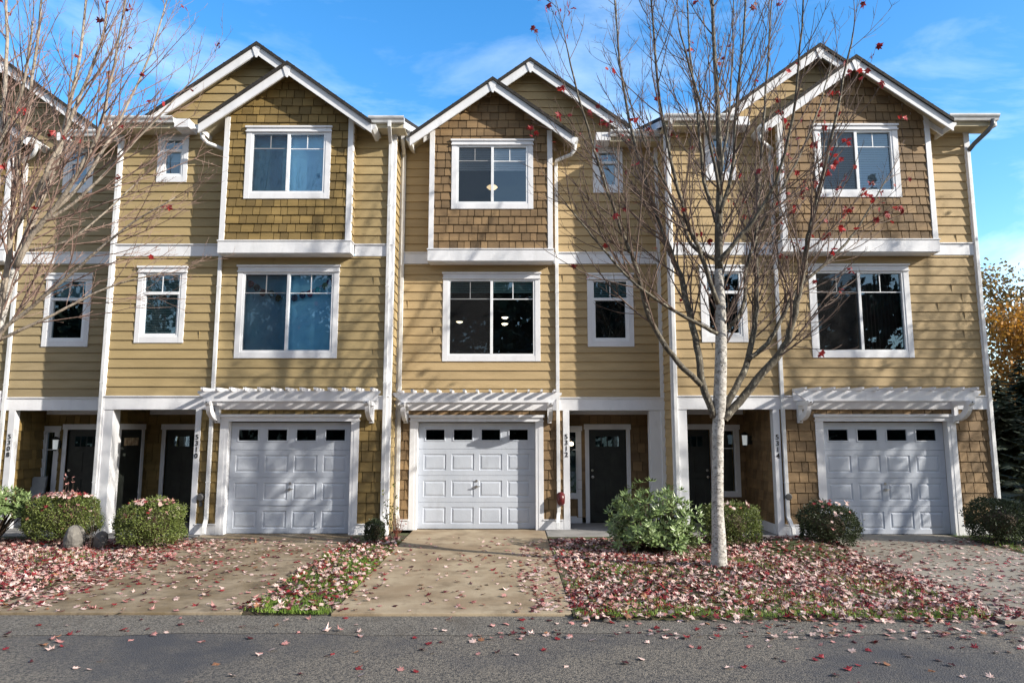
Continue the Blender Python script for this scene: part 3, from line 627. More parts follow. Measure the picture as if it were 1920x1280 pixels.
    if P['num'] == '5314':
        b = MB(); b.tube([F(9.74, .42, 8.26), F(9.73, .42, 8.14), F(9.66, .36, 8.04), F(9.52, .12, 7.86), F(9.44, .05, 7.74)], .045, 8); b.build('downspout_elbow', 'gutter_dark', root, smooth=True); downspout(root, F, 9.43, 7.76, foot=.02)
    if 'fix' in P: P['fix'](root, F)
    return root
WIN = 1
def fix_meter(x, z, m='meter', r=.075):
    def f(root, F):
        b = MB(); b.tube([F(x, .0, z), F(x, .05, z), F(x, .09, z)], [r, r, r * .8], 12); b.box(x - .03, x + .03, .0, .03, z - .18, z - .06, F=F); b.build('utility_box', m, root, bevel=.01)
    return f
def lantern(root, x, y, z, facing, lit=False):
    b = MB(); d = Vector(facing); c = Vector((x, y, z)); e = c + d * .11
    b.box(c.x - .045, c.x + .045, c.y - .045, c.y + .045, z - .08, z + .09); b.tube([c + Vector((0, 0, .05)), e + Vector((0, 0, .13))], .012, 6)
    b.tube([e + Vector((0, 0, .18)), e + Vector((0, 0, .14)), e + Vector((0, 0, .11))], [.01, .075, .085], 8); b.tube([e - Vector((0, 0, .10)), e - Vector((0, 0, .13))], [.05, .02], 8)
    l = b.build('wall_lantern', 'black', root); g = MB()
    if lit: g.tube([e + Vector((0, 0, .05)), e + Vector((0, 0, .03)), e + Vector((0, 0, -.02)), e - Vector((0, 0, .035))], [.015, .042, .042, .015], 10)
    else: g.tube([e + Vector((0, 0, .11)), e - Vector((0, 0, .10))], [.055, .045], 8)
    g.build('lamp_glass', 'lamp' if lit else 'lampglass', l)

def fixC(root, F):
    b = MB(); b.tube([F(.995, .05, .70), F(.995, .10, .70), F(.995, .13, .66), F(.995, .14, .56), F(.995, .09, .54), F(.995, .05, .545)], [.06, .085, .085, .08, .06, .05], 10); b.build('hose_bib_cover', 'red', root, smooth=True)['label'] = 'dark red rounded cover on the wall beside the porch post'
    lantern(root, 1.215, 15.05, 1.72, (.6, -.6, 0), True)
    for x, y, z, nm in ((-1.18, 15.28, 4.43, 0), (-.16, 15.3, 4.53, 0), (-.16, 15.0, 4.34, 0)):
        b = MB(); b.tube([(x, y, z + .012), (x, y, z + .006), (x, y, z - .01), (x, y, z - .03)], [.02, .075, .06, .02], 14); b.build('ceiling_light', 'lamp', root, smooth=True)
    b = MB(); x, y, z = -.45, 14.95, 7.42; b.tube([(x, y, z + .085), (x, y, z + .06), (x, y, z + .03), (x, y, z - .01), (x, y, z - .035)], [.03, .10, .125, .08, .02], 16); b.build('ceiling_light', 'globe', root, smooth=True)
def fixD(root, F):
    lantern(root, 5.10, 14.9, 1.80, (-1, -.2, 0)); fix_meter(5.36, .74)(root, F)
def fixB(root, F):
    fix_meter(-6.09, .72)(root, F)
    W = lambda t, n, z: (-8.06 + n, t, z)      # second door, on the porch's left wall
    b = MB(); b.box(14.16, 14.25, 0, .03, .012, 2.03, F=W); b.box(15.06, 15.17, 0, .03, .012, 2.03, F=W); b.box(14.14, 15.19, 0, .036, 2.031, 2.15, F=W); d = b.build('porch_side_door', 'trim', root, bevel=.003)
    b = MB(); b.box(14.251, 15.059, .004, .014, .03, 2.025, F=W); b.build('door_leaf', 'door', d)
    for k in range(4): b = MB(); b.box(14.40 + k * .14, 14.52 + k * .14, .0145, .02, 1.70, 1.86, F=W); b.build('door_lite', 'sunlit_lites', d)

BASE_B = dict(x0=-8.20, x1=-2.44, Y=13.75, dir=1, g=(-5.62, -3.19), bay=(-5.87, -3.27), bw=(-5.44, -3.70), lw=(-5.59, -3.52), uw=(-7.39, -6.76), mw=(-7.62, -6.63),
    bp=(-5.33, 10.06), bpz=9.46, bpw=(2.22, 2.3), spw=(1.74, 1.74), post=(-6.28, -6.17), col=(-8.19, -7.93), perg=(-6.06, -2.55), br=(-5.83, -2.78), depth=1.62, eaves=[(-8.34, -6.9), (-2.93, -2.20)], bigend=-6.9,
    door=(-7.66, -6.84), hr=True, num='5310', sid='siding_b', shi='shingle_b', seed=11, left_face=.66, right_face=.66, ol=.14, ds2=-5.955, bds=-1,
    ds=[dict(x=-8.175, ztop=7.95, gut=(-8.20, .42, 8.26), fdir=-1, foot=.02), dict(x=-2.53, ztop=7.95, gut=(-2.50, .42, 8.26), fdir=1, foot=.02)], fix=fixB)
HB = dict(BASE_B, lgl='glass_clear', bgl='glass_clear', label='olive tan townhouse numbered 5310, tallest gable peaks left of the middle of the photo', warp=True, fd=1,
    bwk=dict(blind=1, blinds='sky_tint_blind', back='dark'), lwk=dict(blind=1, blinds='sky_tint_blind'), uwk=dict(blind=.5, blinds='pale_blind'), mwk=dict(blind=1, blinds='teal_blind'))

C0 = dict(x0=-2.436, x1=3.186, Y=14.40, dir=-1, g=(-1.955, .485), bay=(-1.74, .84), bo=.04, bw=(-1.29, .45), lw=(-1.47, .60), uw=(1.76, 2.41), mw=(1.60, 2.58),
    bp=(.40, 10.08), bpz=9.47, bpw=(2.3, 2.13), spw=(1.74, 1.73), post=(1.06, 1.19), col=(2.87, 3.18), perg=(-2.41, 1.0), br=(-2.20, .78), depth=.95, eaves=[(-2.43, -2.16), (2.10, 3.17)], bigend=2.10,
    door=(1.70, 2.52), hr=False, side=(1.22, 1.44, .62, 2.0), sidepanel=True, num='5312', sid='siding', shi='shingle', seed=21, left_free=False, right_free=False, ds2=.955, bds=1, fd=-1,
    ds=[dict(x=-2.345, ztop=7.95, gut=(-2.33, .42, 8.26), fdir=1, foot=.03)], fix=fixC)
HC = dict(C0, bgl='glass_clear', label='golden tan townhouse numbered 5312, behind the middle driveway, set back between two neighbours',
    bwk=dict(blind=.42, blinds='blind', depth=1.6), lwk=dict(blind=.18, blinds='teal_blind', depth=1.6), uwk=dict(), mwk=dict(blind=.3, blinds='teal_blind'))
sh = -11.53
def shift(d, k):
    o = dict(d)
    for q in ('g', 'bay', 'bw', 'lw', 'uw', 'mw', 'post', 'perg', 'br', 'door'): o[q] = tuple(v + k for v in d[q])
    o['bp'] = (d['bp'][0] + k, d['bp'][1]); o['ds2'] = d['ds2'] + k; o['side'] = (d['side'][0] + k, d['side'][1] + k, *d['side'][2:])
    return o
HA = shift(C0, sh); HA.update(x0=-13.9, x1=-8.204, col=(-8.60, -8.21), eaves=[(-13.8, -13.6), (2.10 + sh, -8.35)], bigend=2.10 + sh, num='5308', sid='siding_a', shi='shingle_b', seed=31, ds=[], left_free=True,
    label='shaded grey tan townhouse numbered 5308, cut off by the left edge of the photo', uwk=dict(blind=1, blinds='sky_tint_blind'), mwk=dict(blind=.3, blinds='pale_blind'),
    fix=lambda root, F: lantern(root, -9.99, 15.3, 1.70, (0, -1, 0)))
HD = dict(bgl='glass', x0=3.19, x1=9.47, Y=13.65, dir=1, g=(6.13, 8.57), bay=(5.42, 8.48), bw=(6.12, 7.84), lw=(6.0, 8.03), uw=(4.0, 4.63), mw=(3.80, 4.73),
    bp=(6.38, 9.97), bpz=9.54, bpw=(2.17, 2.4), spw=(1.90, 1.86), post=(5.14, 5.27), col=(3.20, 3.45), perg=(5.43, 8.97), br=(5.66, 8.72), depth=1.70, eaves=[(3.08, 4.52), (8.84, 9.86)], bigend=4.52,
    door=(3.55, 4.37), hr=True, side=(4.56, 4.93, .66, 2.03), num='5314', sid='siding', shi='shingle', seed=41, left_face=.75, right_face=10.0, ol=.11, ds2=5.335, bds=-1, fd=1, gm='gutter',
    ds=[dict(x=3.225, ztop=7.95, gut=(3.2, .42, 8.26), fdir=1, foot=.03)], fix=fixD)
HD['or'] = .39; HD['label'] = 'golden tan end townhouse numbered 5314, rightmost of the row with sky beside it'
HD.update(bwk=dict(blind=1, blinds='blind'), lwk=dict(right='brown_int'), uwk=dict(blind=.45, blinds='pale_blind'), mwk=dict())
HB['or'] = .24
for h in (HA, HB, HC, HD): make_house(h)
# ------------------------------------------------------------------ hung and standing things by the houses
gar = empty('pompom_garland', (-4.55, 13.83, 4.75), 'garland of coloured pompoms on a pink string behind the big middle-floor window left of centre', 'garland')
GP = [(-5.36, 4.99), (-5.23, 4.91), (-5.11, 4.81), (-4.93, 4.78), (-4.78, 4.70), (-4.45, 4.70), (-4.29, 4.76), (-4.14, 4.79), (-3.98, 4.85), (-3.83, 4.95), (-3.74, 5.03)]
gy = 13.83
b = MB(); b.tube([(-5.44, gy, 5.08)] + [(x, gy, z + .055) for x, z in GP] + [(-3.68, gy, 5.1)], .006, 5); b.build('string', 'string', gar)
rnd = random.Random(5)
for i, (x, z) in enumerate(GP):
    b = MB(); nu, nv = 12, 8; c = Vector((x, gy, z))
    for j in range(nv + 1):
        for k in range(nu):
            th = math.pi * j / nv; ph = 2 * math.pi * k / nu; r = .064 * rnd.uniform(.88, 1.1) * (1 if 0 < j < nv else .98)
            b.v.append(tuple(c + Vector((math.sin(th) * math.cos(ph), math.sin(th) * math.sin(ph) * .6, math.cos(th) * 1.15)) * r))
    for j in range(nv):
        for k in range(nu): b.f.append((j * nu + k, j * nu + (k + 1) % nu, (j + 1) * nu + (k + 1) % nu, (j + 1) * nu + k)); b.m.append(0); b.t.append(rnd.random())
    b.build('pompom', M['pom'][i], gar, smooth=True)

ch = empty('patio_chair', (-10.30, 14.75, .012), 'grey patio chair with tall back standing on the porch at the left edge', 'chair')
cx_, cy_ = -10.30, 14.75
b = MB(); b.prism([(-.26, .40), (.26, .38), (.26, .42), (-.26, .44)], cx_ - .25, cx_ + .25, F=lambda a, s, c: (s, cy_ - a, c)); b.build('seat', 'chair', ch, bevel=.01)
b = MB(); b.prism([(.24, .42), (.34, 1.02), (.37, 1.02), (.27, .42)], cx_ - .25, cx_ + .25, F=lambda a, s, c: (s, cy_ + a, c)); b.build('backrest', 'chair', ch, bevel=.012)
for i, j in ((-1, -1), (1, -1), (-1, 1), (1, 1)):
    b = MB(); b.tube([(cx_ + .23 * i, cy_ + .22 * j, .40), (cx_ + .27 * i, cy_ + .27 * j, .012)], .014, 8); b.build('leg', 'chair', ch)
for i in (-1, 1):
    b = MB(); b.tube([(cx_ + .26 * i, cy_ + .28, .66), (cx_ + .28 * i, cy_ + .0, .67), (cx_ + .28 * i, cy_ - .22, .64), (cx_ + .25 * i, cy_ - .24, .42)], .014, 8); b.build('armrest', 'chair', ch)

# ------------------------------------------------------------------ plants
def leafquad(b, c, d, up, ln, w, mi=0, tint=.5, fold=.25):
    """an elongated leaf: four points along d, folded on the midrib"""
    d = d.normalized(); s = d.cross(up); s = s.normalized() if s.length > 1e-4 else Vector((1, 0, 0)); n = s.cross(d)
    m1 = c + d * ln * .45; tip = c + d * ln - n * ln * .12
    b.face([c, m1 + s * w * .5 + n * w * fold, tip, m1], mi, tint); b.face([c, m1, tip, m1 - s * w * .5 + n * w * fold], mi, tint)
def rv(rnd):
    z = rnd.uniform(-1, 1); a = rnd.uniform(0, 2 * math.pi); r = math.sqrt(1 - z * z); return Vector((r * math.cos(a), r * math.sin(a), z))
def clipped_shrub(x, y, rx, ry, h, n, m, label, seed, box=.5, cat='shrub', name='boxwood_shrub', group=None):
    root = empty(name, (x, y, 0), label, cat, group); rnd = random.Random(seed); b = MB(); ph = [rnd.uniform(0, 6) for _ in range(6)]
    for i in range(n):
        v = rv(rnd)
        if v.z < -.75: continue
        e = 2 + 2.2 * box; q = (abs(v.x) ** e + abs(v.y) ** e + abs(v.z) ** e) ** (-1 / e)
        lump = 1 + .10 * math.sin(v.x * 5 + ph[0]) * math.sin(v.z * 6 + ph[1]) + .05 * math.sin(v.y * 9 + ph[2] + v.x * 7) + .035 * math.sin(v.z * 17 + ph[3]) * math.sin(v.x * 15 + ph[4])
        r = q * lump * rnd.choice((rnd.uniform(.70, .95), rnd.uniform(.93, 1.04), rnd.uniform(.95, 1.02)))
        c = Vector((x + v.x * rx * r, y + v.y * ry * r, h * .52 + v.z * h * .50 * r))
        if c.z < .03: continue
        d = (v * .7 + rv(rnd) * .9 + Vector((0, 0, .35))).normalized(); c += v * (rnd.uniform(0, .07) if rnd.random() < .08 else 0); leafquad(b, c, d, rv(rnd), rnd.uniform(.022, .045), rnd.uniform(.016, .026), 0, rnd.random())
    b.build('foliage', m, root)
    s = MB()
    for i in range(26):
        v = rv(rnd); v.z = abs(v.z) * .8 + .2; s.tube([(x + rnd.uniform(-.05, .05), y + rnd.uniform(-.04, .04), 0), (x + v.x * rx * .35, y + v.y * ry * .35, h * .35), (x + v.x * rx * .85, y + v.y * ry * .85, h * (.45 + .45 * v.z))], [.012, .008, .003], 4)
    s.build('stems', 'stem', root); 
    c = MB()      # added core shell that blocks daylight so the shrub's inside reads dark
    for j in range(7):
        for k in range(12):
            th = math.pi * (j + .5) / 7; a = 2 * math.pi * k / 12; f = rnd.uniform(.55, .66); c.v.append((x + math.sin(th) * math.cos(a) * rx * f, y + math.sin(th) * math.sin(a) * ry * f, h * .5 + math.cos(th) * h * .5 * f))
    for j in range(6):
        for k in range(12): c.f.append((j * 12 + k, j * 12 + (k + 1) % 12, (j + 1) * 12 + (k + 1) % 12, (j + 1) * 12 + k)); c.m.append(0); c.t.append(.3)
    c.build('shade_core', 'stem', root); return root
def rhodo(x, y, r, h, n, label, seed, sc=1.0, z0=.25):
    root = empty('rhododendron_shrub', (x, y, 0), label, 'shrub'); rnd = random.Random(seed); b = MB(); s = MB()
    for i in range(n):
        v = rv(rnd); v.z = abs(v.z) * 1.25 - (.35 if z0 > .1 else .72); v.normalize(); rr = rnd.uniform(.66, 1.04) * (1 + .12 * math.sin(v.x * 7 + v.y * 5 + seed))
        c = Vector((x + v.x * r * rr, y + v.y * r * rr * .9, z0 + (h - z0) * .42 + v.z * (h - z0) * .58 * rr)); c.z = max(c.z, .10)
        ax = (v * .8 + Vector((0, 0, .75)) + rv(rnd) * .3).normalized(); t = rnd.random()
        mid = Vector((x + v.x * r * .35, y + v.y * r * .35, z0 * .5 + (h - z0) * .3 * max(0, v.z + .3))); s.tube([(x + v.x * .05, y + v.y * .05, 0), mid, c], [.014, .009, .004], 4) if i % 4 == 0 else None
        u = ax.cross(Vector((.3, .2, 1))).normalized(); w = ax.cross(u); k = rnd.randint(6, 9)
        for j in range(k):
            a = 2 * math.pi * j / k + rnd.uniform(-.3, .3); el = rnd.uniform(-.1, .75); d = (u * math.cos(a) + w * math.sin(a)) * math.cos(el) + ax * math.sin(el)
            leafquad(b, c - ax * rnd.uniform(0, .03), d, ax * -1, rnd.uniform(.09, .15) * sc, rnd.uniform(.034, .05) * sc, 0, min(1, max(0, t * .5 + rnd.random() * .5)), .12)
        if rnd.random() < .3: b.face([c + u * .012, c + w * .012, c + ax * .035], 0, .9)
    b.build('foliage', 'rhodo', root); s.build('stems', 'stem', root); return root
rhodo(2.42, 12.05, .76, 1.13, 430, 'large pale green rhododendron left of the slim tree trunk', 3, 1.0, .02)
rhodo(-9.5, 12.9, .56, 1.0, 300, 'leafy rhododendron on bare stems at the left edge of the photo', 8, .9, .3)
clipped_shrub(-8.28, 12.95, .66, .42, .80, 14000, 'box', 'long clipped boxwood hedge littered with leaves behind the grey boulder', 4, .15, 'hedge', 'boxwood_hedge')
clipped_shrub(-6.33, 12.35, .51, .44, .78, 13000, 'box', 'rounded boxwood shrub capped with pink leaves, in front of the 5310 porch', 5, .2)
clipped_shrub(-2.52, 12.95, .17, .17, .36, 2200, 'box_d', 'smallest dark shrub, between the two garage doors left of centre', 6, .2)
clipped_shrub(3.92, 12.55, .44, .40, .68, 9000, 'box', 'boxwood shrub half hidden behind the slim tree trunk', 7, .6)
clipped_shrub(5.50, 12.25, .46, .43, .72, 11000, 'box_d', 'dark globe shaped boxwood beside the left side of the rightmost garage door', 9, .15)
clipped_shrub(8.82, 12.75, .50, .44, .74, 11000, 'box_d', 'dark glossy shrub at the right corner of the end townhouse', 10, .3)

def twiggy(name, x, y, h, n, spread, m, lm, nl, label, seed, lsz=.05, cat='plant'):
    root = empty(name, (x, y, 0), label, cat); rnd = random.Random(seed); s = MB(); tips = []
    for i in range(n):
        a = rnd.uniform(0, 6.28); r = spread * rnd.uniform(.2, 1); hh = h * rnd.uniform(.5, 1); p = [Vector((x, y, 0)) + Vector((math.cos(a), math.sin(a), 0)) * .03]
        for k in range(1, 6): t = k / 5; p.append(Vector((x + math.cos(a) * r * t + rnd.uniform(-.02, .02), y + math.sin(a) * r * t * .6, hh * t)))
        s.tube(p, [.007, .006, .005, .004, .003, .0015], 4); tips += p[2:]
        for k in range(3):
            q = rnd.choice(p[2:]); d = rv(rnd); d.z = abs(d.z) + .4; d = d.normalized() * rnd.uniform(.06, .16); s.tube([q, q + d * .6, q + d + Vector((0, 0, .02))], [.003, .002, .001], 3); tips.append(q + d)
    s.build('stems', m, root); b = MB()
    for i in range(nl): leafquad(b, rnd.choice(tips) + rv(rnd) * .02, rv(rnd), rv(rnd), lsz * rnd.uniform(.6, 1.2), lsz * .5, 0, rnd.random())
    b.build('leaves', lm, root); return root
twiggy('climbing_plant', -2.28, 13.3, 1.05, 6, .28, 'stem', 'yellowleaf', 70, 'thin yellowing climber against the downspouts left of the middle garage door', 3, .07)
twiggy('dry_plant', -2.16, 13.15, .42, 16, .24, 'dryred', 'leaf2', 14, 'dry reddish twigs at the foot of the middle garage door frame', 4, .04)
twiggy('dry_plant', -8.05, 12.72, 1.22, 8, .13, 'stem', 'leaf1', 60, 'dead upright plant with pink leaves rising behind the boulder', 5, .07)
twiggy('bare_seedling', -7.3, 12.25, .75, 5, .22, 'stem', 'leaf4', 6, 'bare thin seedling in front of the thick white porch column', 6, .035)

def rock(x, y, rx, ry, h, label, seed):
    rnd = random.Random(seed); b = MB(); nu, nv = 22, 12; ps = [(rv(rnd), rnd.uniform(.80, 1.0)) for _ in range(12)]
    for j in range(nv + 1):
        for k in range(nu):
            th = math.pi * j / nv; ph = 2 * math.pi * k / nu; v = Vector((math.sin(th) * math.cos(ph), math.sin(th) * math.sin(ph), math.cos(th)))
            r = 1.0
            for q, d in ps:
                dd = v.dot(q)
                if dd > .2: r = min(r, d * .86 / dd)
            r *= 1 + rnd.uniform(-.02, .02)
            b.v.append((x + v.x * rx * r, y + v.y * ry * r, h * .35 + v.z * h * .65 * r))
    for j in range(nv):
        for k in range(nu): b.f.append((j * nu + k, j * nu + (k + 1) % nu, (j + 1) * nu + (k + 1) % nu, (j + 1) * nu + k)); b.m.append(0); b.t.append(.5)
    tag(b.build('boulder', 'rock', off=(x, y, 0)), label, 'rock')
rock(-7.62, 12.28, .20, .19, .38, 'grey pointed boulder in the leaves in front of the clipped hedge', 3)
rock(-7.18, 12.36, .13, .13, .27, 'smaller grey stone just right of the pointed boulder', 6)

# ------------------------------------------------------------------ street trees
def interp(P, t):
    k = min(int(t * (len(P) - 1)), len(P) - 2); f = t * (len(P) - 1) - k; return P[k].lerp(P[k + 1], f), (P[k + 1] - P[k]).normalized()
def smooth_path(P, n=3):
    out = []
    for i in range(len(P) - 1):
        p0, p1, p2, p3 = P[max(i - 1, 0)], P[i], P[i + 1], P[min(i + 2, len(P) - 1)]
        for k in range(n):
            t = k / n; out.append(.5 * ((2 * p1) + (p2 - p0) * t + (2 * p0 - 5 * p1 + 4 * p2 - p3) * t * t + (3 * p1 - p0 - 3 * p2 + p3) * t ** 3))
    return out + [P[-1]]
def maple_leaf(b, c, n, d, r, mi=0, tint=.5, curl=.3, rnd=random):
    n = n.normalized(); d = (d - n * d.dot(n)); d = d.normalized() if d.length > 1e-4 else n.orthogonal().normalized(); s = n.cross(d); i = len(b.v)
    prof = ((0, 1.0), (20, .58), (46, .92), (70, .52), (104, .72), (150, .36), (180, .42), (210, .36), (256, .72), (290, .52), (314, .92), (340, .58))
    b.v.append(tuple(c)); k_ = 1.9 if rnd.random() < .3 else .8; cu = curl * k_ * rnd.uniform(-.5, .8); cv = curl * k_ * rnd.uniform(-.5, .7)
    for a, q in prof:
        a = R(a); q *= rnd.uniform(.72, 1.12); u, v = q * math.cos(a), q * math.sin(a); b.v.append(tuple(c + (d * u + s * v + n * (cu * v * v + cv * u * u - .06)) * r))
    k = len(prof)
    for j in range(k): b.f.append((i, i + 1 + j, i + 1 + (j + 1) % k)); b.m.append(mi); b.t.append(tint)
def street_tree(limbs, base, trunk_top, r0, label, seed, mats, leaf_w, nleaf, dens=1.0, tips_up=.75):
    rnd = random.Random(seed); root = empty('maple_tree', base, label, 'tree', 'bare street maples'); B0 = Vector(base)
    T = MB(); J = limbs[0]; tt = Vector(trunk_top); P = []
    for k in range(9): t = k / 8; P.append(B0.lerp(tt, t) + Vector((rnd.uniform(-.012, .012), rnd.uniform(-.012, .012), 0)))
    lead = [Vector(p) for p in limbs[0][0]]; P[0].z = -.03; P = P[:-1] + [lead[0]]
    rad = [r0 * (1.45 if k == 0 else 1.18 if k == 1 else 1.06 if k == 2 else 1 - .018 * k) for k in range(9)]; rad[-1] *= 1.1; rad[-2] *= 1.06
    LP = smooth_path(lead[0:], 3); n = len(LP); P2 = P + LP[1:]; R2 = rad + [limbs[0][1] * (1 - k / n) ** .9 * 1.0 + limbs[0][2] for k in range(1, n)]
    SP = smooth_path(P2, 2); SR = [x for a, c in zip(R2, R2[1:] + [R2[-1]]) for x in (a, (a + c) / 2)][:len(SP)]; cut = min(i for i, q in enumerate(SP) if q.z > 4.45)
    T.tube(SP[:cut + 1], SR[:cut + 1], 14); T.build('trunk', mats[0], root, smooth=True)
    A = MB(); W = MB(); tips = []
    A.tube(SP[cut:], SR[cut:], 10)
    paths = [(LP, limbs[0][1], limbs[0][2], .12)]
    for pts, ra, rb in [(l[0], l[1], l[2]) for l in limbs[1:]]:
        p = [Vector(q) for q in pts]; sp = smooth_path(p, 4); m = len(sp)
        sp = [q + Vector((rnd.uniform(-1, 1), rnd.uniform(-1, 1), 0)) * .012 for q in sp]
        A.tube(sp, [(ra * (1 - k / m) ** .8 + rb) * 1.02 for k in range(m)], 8); paths.append((sp, ra, rb, .22))
    A.build('branches', mats[1], root, smooth=True)
    def twig(p, d, ln, r, depth, up):
        n = 6 if depth < 2 else 4; P = [p]; v = d.normalized()
        for k in range(n):
            v = (v + Vector((0, 0, up)) * .35 / n * 2 + rv(rnd) * .09).normalized(); P.append(P[-1] + v * ln / n)
        W.tube(P, [r * (1 - k / (n + 1)) ** .8 + .0011 for k in range(n + 1)], 5 if depth == 0 else 3, cap=False); tips.append((P[-1], v, depth))
        if depth < 2:
            kids = int(ln / .13) if depth == 0 else (int(ln / .17) if ln > .32 else 0)
            for k in range(kids):
                t = rnd.uniform(.15, .98); q, tg = interp(P, t); o = rv(rnd); o = (o - tg * o.dot(tg)).normalized(); a = rnd.uniform(.35, .85)
                twig(q, tg * math.cos(a) + o * math.sin(a), (rnd.choice((.08, .12, .18, .28, .5, .7)) * rnd.uniform(.7, 1.2) * (1.15 - t * .5) if depth == 0 else rnd.uniform(.06, .2)), max(r * .42, .0020), depth + 1, up)
        elif rnd.random() < .35: tips.append((P[2], v, 3))
    for sp, ra, rb, t0 in paths:
        Ln = sum((a - c).length for a, c in zip(sp, sp[1:])); n = int(Ln / .225 * dens)
        for k in range(n):
            t = t0 + (1 - t0) * (k + rnd.random()) / n; q, tg = interp(sp, min(t, .999))
            if q.z < 2.95: continue
            o = rv(rnd); o = (o - tg * o.dot(tg)).normalized(); out = Vector((q.x - base[0], q.y - base[1], 0)); out = out.normalized() if out.length > .1 else Vector((0, 0, 0))
            a = rnd.uniform(.3, .85); d = tg * math.cos(a) + (o + out * .5).normalized() * math.sin(a)
            ln = (.7 + 1.5 * (1 - t)) * rnd.uniform(.65, 1.3) * (1 if q.z > 4 else .75); twig(q, d, ln, max(.0045, min(.014, (ra * (1 - t) + rb) * .5)), 0, tips_up)
        twig(sp[-1], sp[-1] - sp[-3], .8, rb * 1.0, 0, tips_up)
    W.build('twigs', mats[2], root)
    Lf = MB(); c = 0; tries = 0
    while c < nleaf and tries < 60000:
        tries += 1; p, v, dp = rnd.choice(tips)
        if rnd.random() > leaf_w(p): continue
        for k in range(rnd.choice((1, 1, 2, 3))):
            q = p + rv(rnd) * .04; dn = (Vector((0, 0, -1)) + rv(rnd) * .8).normalized(); maple_leaf(Lf, q + dn * .03, rv(rnd), dn, rnd.uniform(.045, .085), 0, rnd.random(), .9, rnd); c += 1
    if c: Lf.build('leaves', 'redleaf', root)
    return root, tips
MAIN = [
 ([(3.08,10.3,2.19),(3.14,10.3,2.95),(3.17,10.3,3.68),(3.17,10.3,4.34),(3.19,10.3,5.09),(3.24,10.3,5.95),(3.25,10.3,7.09),(3.23,10.3,8.35),(3.24,10.3,10.03)],0.088,0.012),
 ([(3.01,10.3,2.21),(2.86,10.3,2.72),(2.82,10.39,3.29),(2.73,10.48,3.87),(2.64,10.56,4.41),(2.52,10.61,4.79),(2.33,10.7,5.39),(2.14,10.82,6.24),(1.97,10.96,7.22),(1.84,11.14,8.57),(1.82,11.36,10.23)],0.05,0.008),
 ([(2.85,10.3,2.69),(2.48,10.22,3.03),(2.18,10.12,3.41),(1.99,10.01,3.81),(1.82,9.84,4.41),(1.68,9.76,4.7),(1.52,9.65,5.08),(1.22,9.42,5.85),(0.94,9.16,6.69),(0.74,8.93,7.35)],0.038,0.006),
 ([(3.15,10.3,2.18),(3.31,10.3,2.35),(3.67,10.29,2.77),(4.03,10.22,3.19),(4.16,10.18,3.47),(4.28,10.08,4.06),(4.36,10.02,4.45),(4.4,9.95,4.83),(4.47,9.9,5.14),(4.66,9.75,5.99),(4.84,9.59,6.9),(5.01,9.42,7.81)],0.058,0.007),
 ([(3.17,10.3,2.32),(3.42,10.32,2.77),(3.59,10.4,3.08),(3.79,10.58,3.75),(3.9,10.73,4.34),(3.97,10.9,5.01),(4.05,11.02,5.49),(4.31,11.34,6.82),(4.65,11.74,8.61),(5.0,12.15,10.58)],0.045,0.008),
 ([(3.57,10.35,3.07),(3.89,10.38,3.33),(4.14,10.42,3.7),(4.39,10.48,4.14),(4.88,10.53,4.58),(5.28,10.57,4.95),(5.62,10.62,5.39),(6.1,10.71,6.1)],0.03,0.006),
 ([(3.07,10.07,3.88),(2.81,9.93,4.58),(2.6,9.84,5.04),(2.39,9.69,5.72),(2.17,9.48,6.69),(2.03,9.22,7.77),(1.94,9.03,8.55)],0.03,0.007),
 ([(3.04,10.08,3.44),(2.61,10.02,3.65),(2.19,9.95,3.88),(1.74,9.85,4.2),(1.47,9.77,4.46),(1.08,9.63,4.89),(0.76,9.51,5.25)],0.024,0.005),
 ([(3.2,10.46,3.45),(3.6,10.55,3.91),(3.73,10.7,4.62),(4.08,10.84,5.34),(4.62,11.01,6.22),(5.22,11.22,7.35),(5.65,11.42,8.43)],0.028,0.006),
 ([(3.05,9.82,4.48),(3.31,9.73,4.82),(3.5,9.67,5.02),(3.8,9.51,5.57),(3.97,9.25,6.41),(4.0,8.96,7.29),(3.99,8.63,8.18)],0.028,0.006),
 ([(3.31,10.77,4.7),(2.91,10.84,4.99),(2.8,10.92,5.37),(2.51,11.11,6.26),(2.13,11.35,7.41),(1.84,11.67,8.98)],0.026,0.006),
 ([(3.27,10.52,5.16),(3.08,10.6,5.97),(3.05,10.69,7.0),(2.99,10.8,8.27),(2.99,10.93,9.92)],0.026,0.006),
 ([(3.14,10.05,5.27),(3.33,9.99,5.91),(3.4,9.89,6.89),(3.53,9.77,8.03),(3.58,9.67,9.01)],0.024,0.006),
 ([(3.01,9.65,5.46),(2.83,9.44,6.26),(2.59,9.24,6.97),(2.33,9.02,7.73)],0.02,0.005),
 ([(3.43,10.91,6.18),(3.66,11.07,7.18),(3.83,11.26,8.34),(4.0,11.5,9.91)],0.02,0.005),
]
